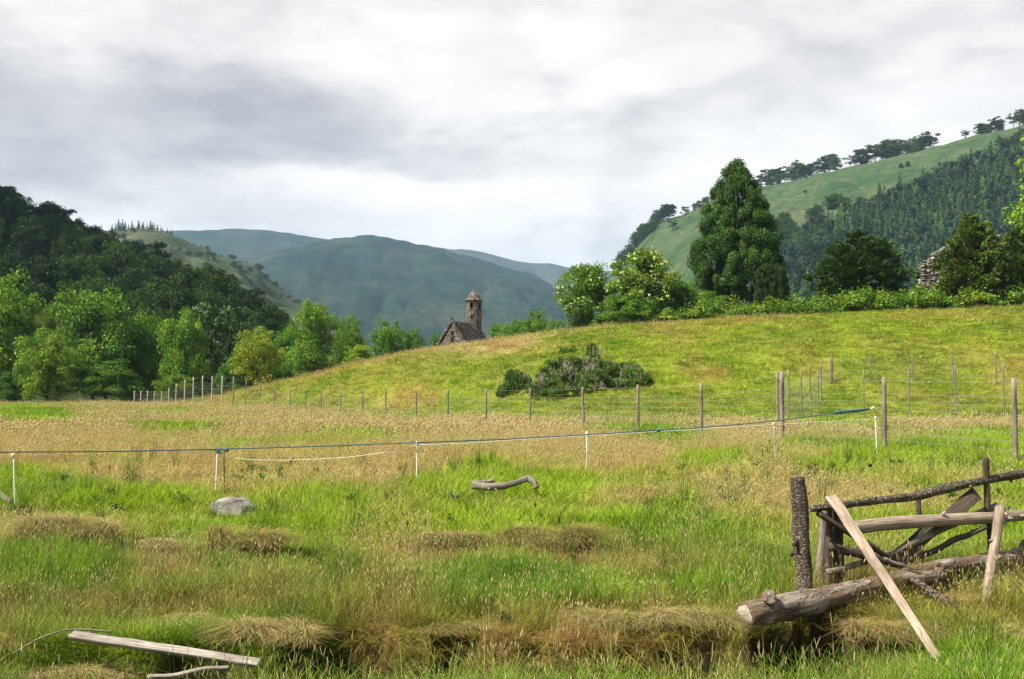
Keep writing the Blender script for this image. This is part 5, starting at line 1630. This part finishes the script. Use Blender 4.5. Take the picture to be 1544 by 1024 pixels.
o0 = P(1412, 990, 9.05); r_ = loose('leaning_plank', 'long pale plank leaning down across the broken fence into the grass', 'plank', o0)
board('plank', (1254, 749, 10.98), (1413, 992, 9.05), 16.5, .035, palew, r_, o0, (-.25, -1, .35), 61, .62, 22)
o0 = P(1482, 930, 10.6); r_ = loose('leaning_stake', 'peeled pale stake leaning against the pale rail at the right', 'stake', o0)
limb('stem', [(1508, 766, 11.72), (1499, 830, 11.25), (1490, 880, 10.95), (1481, 936, 10.6)], [15, 14, 13.5, 12], palew, r_, o0, 12, .10, 63, 26, .02, knots=4)
o0 = P(1378, 874, 11.0); r_ = loose('knotty_branch', 'dark knotty branch sloping from the log down into grass', 'branch', o0)
limb('stem', [(1374, 872, 11.0), (1414, 896, 10.75), (1460, 924, 10.45), (1506, 955, 10.1)], [8, 12, 14, 14], barkpost, r_, o0, 10, .25, 64, 30, .05, knots=16)
o0 = P(1335, 843, 11.15); r_ = loose('thin_stick', 'thin pale stick lying across the lower poles of the broken fence', 'stick', o0)
limb('stem', [(1333, 842, 11.1), (1357, 851, 11.1), (1384, 859, 11.12)], [5, 5, 3.5], greyw, r_, o0, 7, .12, 65, 12, .02)
for (a, b, w_, lab, sd_) in (((108, 958, 9.15), (392, 1001, 8.6), 13, 'long silvery plank lying across the ditch at lower left', 71), ((222, 1024, 8.35), (345, 1006, 8.5), 6, 'short silvery plank end below the long plank in the ditch', 72)):
    o0 = P(*a); r_ = loose('fallen_plank', lab, 'plank', o0)
    board('plank', a, b, w_, .045, silver, r_, o0, (0, -.75, 1), sd_, .95, 20)
    for u in np.linspace(0, 1, 9):
        q = P(*[a[i] + (b[i] - a[i]) * u for i in range(3)])
        CLEAR.append((q.x, q.y - .25, .34, .45))
mb = MB(); q = [(20, 985, 9.0), (60, 962, 9.1), (95, 950, 9.15), (130, 949, 9.2), (170, 953, 9.25)]
pp = np.array([P(*a) for a in q]); t = np.linspace(0, 1, 20); pp = np.stack([np.interp(t, np.linspace(0, 1, 5), pp[:, i]) for i in range(3)], -1)
tube(mb, pp - pp[0], .008, 5, .2, 3); o = link('dry_twig', mb.mesh('dry_twig'), greyw, None, pp[0]); tag(o, 'thin bent dry twig at the left end of the long plank', 'twig')
for px, d in ((1180, 9.7), (1230, 9.9), (1290, 10.2), (1340, 10.5), (1150, 9.5), (1390, 10.6), (1440, 11.0), (1500, 11.3)):
    CLEAR.append(((px - CX) / F * d, d, .34, .45))
for q in np.linspace(0, 1, 8):
    a = P(1330 + q * 80, 862 + q * 125, 10.1 - q * 1.1); CLEAR.append((a.x, a.y - .2, .3, .4))

o0 = P(716, 732, 17.6); r_ = loose('sunken_log', 'low pale weathered log half sunk in grass, its right end curved up', 'log', o0)
limb('stem', [(713, 731, 17.6), (735, 735, 17.5), (760, 734, 17.5), (782, 728, 17.6), (797, 721, 17.7), (806, 726, 17.65), (809, 736, 17.6)], [13, 11, 10, 9, 9, 9, 8], greyw, r_, o0, 14, .25, 66, 46, .04, knots=4)
limb('branch_stub', [(716, 728, 17.75), (745, 725, 17.85)], [8, 5], greyw, r_, o0, 10, .2, 67, 16)
CLEAR.append((P(740, 730, 17.3).x, 17.25, .6, .72)); CLEAR.append((P(795, 730, 17.3).x, 17.3, .4, .72))
o0 = P(0, 750, 16.4); r_ = loose('broken_board', 'grey broken board sticking out of grass at the left edge by the leaning stake', 'board', o0)
board('board', (-22, 727, 16.5), (15, 757, 16.3), 9, .03, greyw, r_, o0, (0, -1, .4), 74, .8, 10)
board('brace', (-3, 741, 16.42), (0, 764, 16.4), 6, .03, silver, r_, o0, (0, -1, .2), 75, 1, 8)

# ------------------------------------------------------------------ dry tussocks
tusm = NT('tussock_straw')
tt_ = tusm.attr('tint')
d_ = tusm.n('ShaderNodeBsdfDiffuse'); tusm.l(tt_, d_.inputs['Color']); tr_ = tusm.n('ShaderNodeBsdfTranslucent'); tusm.l(tt_, tr_.inputs['Color'])
mx_ = tusm.n('ShaderNodeMixShader'); mx_.inputs[0].default_value = .2; tusm.l(d_.outputs[0], mx_.inputs[1]); tusm.l(tr_.outputs[0], mx_.inputs[2]); tusm.l(mx_.outputs[0], tusm.out.inputs['Surface'])


def tussock(label, px, py, wpx, hpx, seed, green=.1, dens=1.0, col=(.30, .205, .095)):
    for d in np.arange(7.5, 30, .03):
        x = (px - CX) / F * d
        if HY - (float(gz(x, d)) + .06) / d * F < py: break
    up_ = 1 if d > 11 else 0
    q = G(px, d, .04 + .10 * up_); w = wpx / F * d * (1.1 + .15 * up_); h = hpx / F * d * (.9 + .65 * up_)
    rng = rng_(seed); mb = MB(); k = 12
    lean = np.array([.55, -.25, 0]) * h * (1 if seed % 3 else -.4)
    subs = [(rng.uniform(-.46, .46) * w, rng.uniform(-.16, .16) * w, rng.uniform(.35, .78)) for _ in range(7)]
    for sx_, sy_, sc_ in subs:
        n = int(1500 * dens * max(w, .4) * sc_)
        V, f, var, al, *_ = blades(rng, n, w * .26 * sc_, h * .35, h * 1.05 * sc_ + .05, .0048, 1.25, 5, .3, droop=.42)
        root = V.reshape(n, k, 3)
        r0 = np.linalg.norm(root[:, 0, :2], axis=1) / (w * .26 * sc_)
        root[:, :, 2] += (h * .5 * sc_ * (1 - r0 ** 2))[:, None] - .03
        root += (al.reshape(n, k) ** 1.6)[..., None] * lean * (.4 + .9 * rng.random((n, 1, 1)))
        root += np.array([sx_, sy_, 0])
        c = np.array(col) * (.6 + 1.0 * rng.random((n, 1))); g_ = rng.random(n) < green
        c[g_] = GREEN * (.6 + .8 * rng.random((g_.sum(), 1)))
        mb.add(root.reshape(-1, 3), f, tint=np.repeat(c, k, 0))
        th = np.linspace(0, 2 * math.pi, 16, endpoint=False); R_ = np.linspace(0, 1, 6)[1:]
        dv = [[sx_, sy_, h * .46 * sc_]] + [[sx_ + math.cos(a) * w * .25 * sc_ * u, sy_ + math.sin(a) * w * .22 * sc_ * u, h * .46 * sc_ * (1 - u * u) - .08 * u] for u in R_ for a in th]
        fd = [[0, 1 + i, 1 + (i + 1) % 16] for i in range(16)]
        fq = [[1 + 16 * j + i, 1 + 16 * (j + 1) + i, 1 + 16 * (j + 1) + (i + 1) % 16, 1 + 16 * j + (i + 1) % 16] for j in range(4) for i in range(16)]
        mb.add(dv, [np.array(fd), np.array(fq)], tint=np.tile(np.array([.16, .11, .05]), (len(dv), 1)))
    o = link('dry_tussock', mb.mesh('dry_tussock'), tusm.m, None, q)
    tag(o, label, 'tussock', 'dry grass tussocks'); CLEAR.append((q.x, q.y - w * .1, w * .45, .55))


for k, (lab, px, py, w, h, gr) in enumerate((
        ('wide brown tussock at the left between white stake and boulder', 132, 812, 110, 42, .08),
        ('brown tussock leaning right below the flat topped boulder', 366, 826, 82, 40, .15),
        ('small straw clump left of the tussock below the boulder', 245, 828, 36, 18, .1),
        ('brown tussock below the long low rock', 690, 822, 60, 26, .2),
        ('broad brown tussock right of the one below the long low rock', 822, 822, 96, 36, .25),
        ('reddish tussock overhanging the dark ditch hole at left', 300, 935, 90, 50, .05),
        ('largest shaggy tussock hanging over the ditch above the long plank', 408, 948, 130, 62, .05),
        ('low brown tussock on the ditch edge near the bottom middle', 690, 940, 80, 34, .15),
        ('brown tussock on the ditch bank left of the thick log', 1040, 926, 110, 44, .12),
        ('brown tussock on the ditch bank in the middle right', 925, 930, 100, 42, .15),
        ('dead tussock with a dark hollow under the leaning plank', 1322, 948, 92, 52, .08),
        ('straw tussock at the foot of the leaning stake', 1530, 950, 90, 40, .2),
        ('shadowed brown tussock at the bottom left corner', 120, 1010, 160, 56, .1),
        ('brown tussock at the left edge above the bottom corner', 10, 958, 70, 40, .2))):
    tussock(lab, px, py, w, h, 900 + k, gr + .18, .8, [(.32, .225, .105), (.27, .18, .08), (.35, .255, .125)][k % 3])

# ------------------------------------------------------------------ grass
build_grass()

# ------------------------------------------------------------------ unseen cloud added up-sun to shade the wooded hillside
shade_cloudm = NT('shade_cloud_white'); d1 = shade_cloudm.n('ShaderNodeBsdfDiffuse'); d1.inputs['Color'].default_value = (.9, .9, .9, 1)
t1 = shade_cloudm.n('ShaderNodeBsdfTranslucent'); t1.inputs['Color'].default_value = (.5, .5, .52, 1)
m1 = shade_cloudm.n('ShaderNodeMixShader'); m1.inputs[0].default_value = .25
shade_cloudm.l(d1.outputs[0], m1.inputs[1]); shade_cloudm.l(t1.outputs[0], m1.inputs[2]); shade_cloudm.l(m1.outputs[0], shade_cloudm.out.inputs['Surface'])


def cloud(tx, ty, rx, ry, alt, seed, rot=0.0):
    c = Vector((tx, ty, 0)) + sd * (alt / sd.z)
    th, ph = np.meshgrid(np.linspace(0, 2 * math.pi, 72, endpoint=False), np.linspace(.02, math.pi - .02, 30))
    v = np.stack([np.cos(th) * np.sin(ph), np.sin(th) * np.sin(ph), np.cos(ph)], -1).reshape(-1, 3)
    v[:, :2] *= (np.linalg.norm(v[:, :2], axis=1)[:, None] + 1e-6) ** -.35
    n = 1 + .30 * (fbm(v[:, 0] * 2.5 + seed, v[:, 1] * 2.5 + v[:, 2] * 2, seed, 4) - .5)
    rz = min(rx, ry) * .28
    v = v * n[:, None] * np.array([rx, ry, rz]); v[:, 2] = np.where(v[:, 2] < 0, v[:, 2] * .25, v[:, 2])
    m_ = 72; i = np.arange(29)[:, None] * m_; k = np.arange(m_)[None, :]
    f = np.stack([i + m_ + k, i + m_ + (k + 1) % m_, i + (k + 1) % m_, i + k], -1).reshape(-1, 4)
    o = link('cloud', mesh_np('cloud', v, f, None, True), shade_cloudm.m, None, c); o.rotation_euler.z = rot
    tag(o, None, kind='stuff')


cloud(-205, 365, 150, 130, 1300, 9)

# ------------------------------------------------------------------ air
HZ = 9600
me = bpy.data.meshes.new('haze'); z0, z1 = -16, 900
me.from_pydata([(x, y, z) for x in (-HZ, HZ) for y in (-HZ, HZ) for z in (z0, z1)], [], [(0, 1, 3, 2), (4, 6, 7, 5), (0, 4, 5, 1), (2, 3, 7, 6), (0, 2, 6, 4), (1, 5, 7, 3)])
hz = NT('air'); pv = hz.n('ShaderNodeVolumePrincipled'); pv.inputs['Color'].default_value = (.50, .76, 1.0, 1)
pv.inputs['Density'].default_value = 7e-5; pv.inputs['Anisotropy'].default_value = 0.0
hz.l(pv.outputs[0], hz.out.inputs['Volume'])
tag(link('haze', me, hz.m), None, kind='stuff')
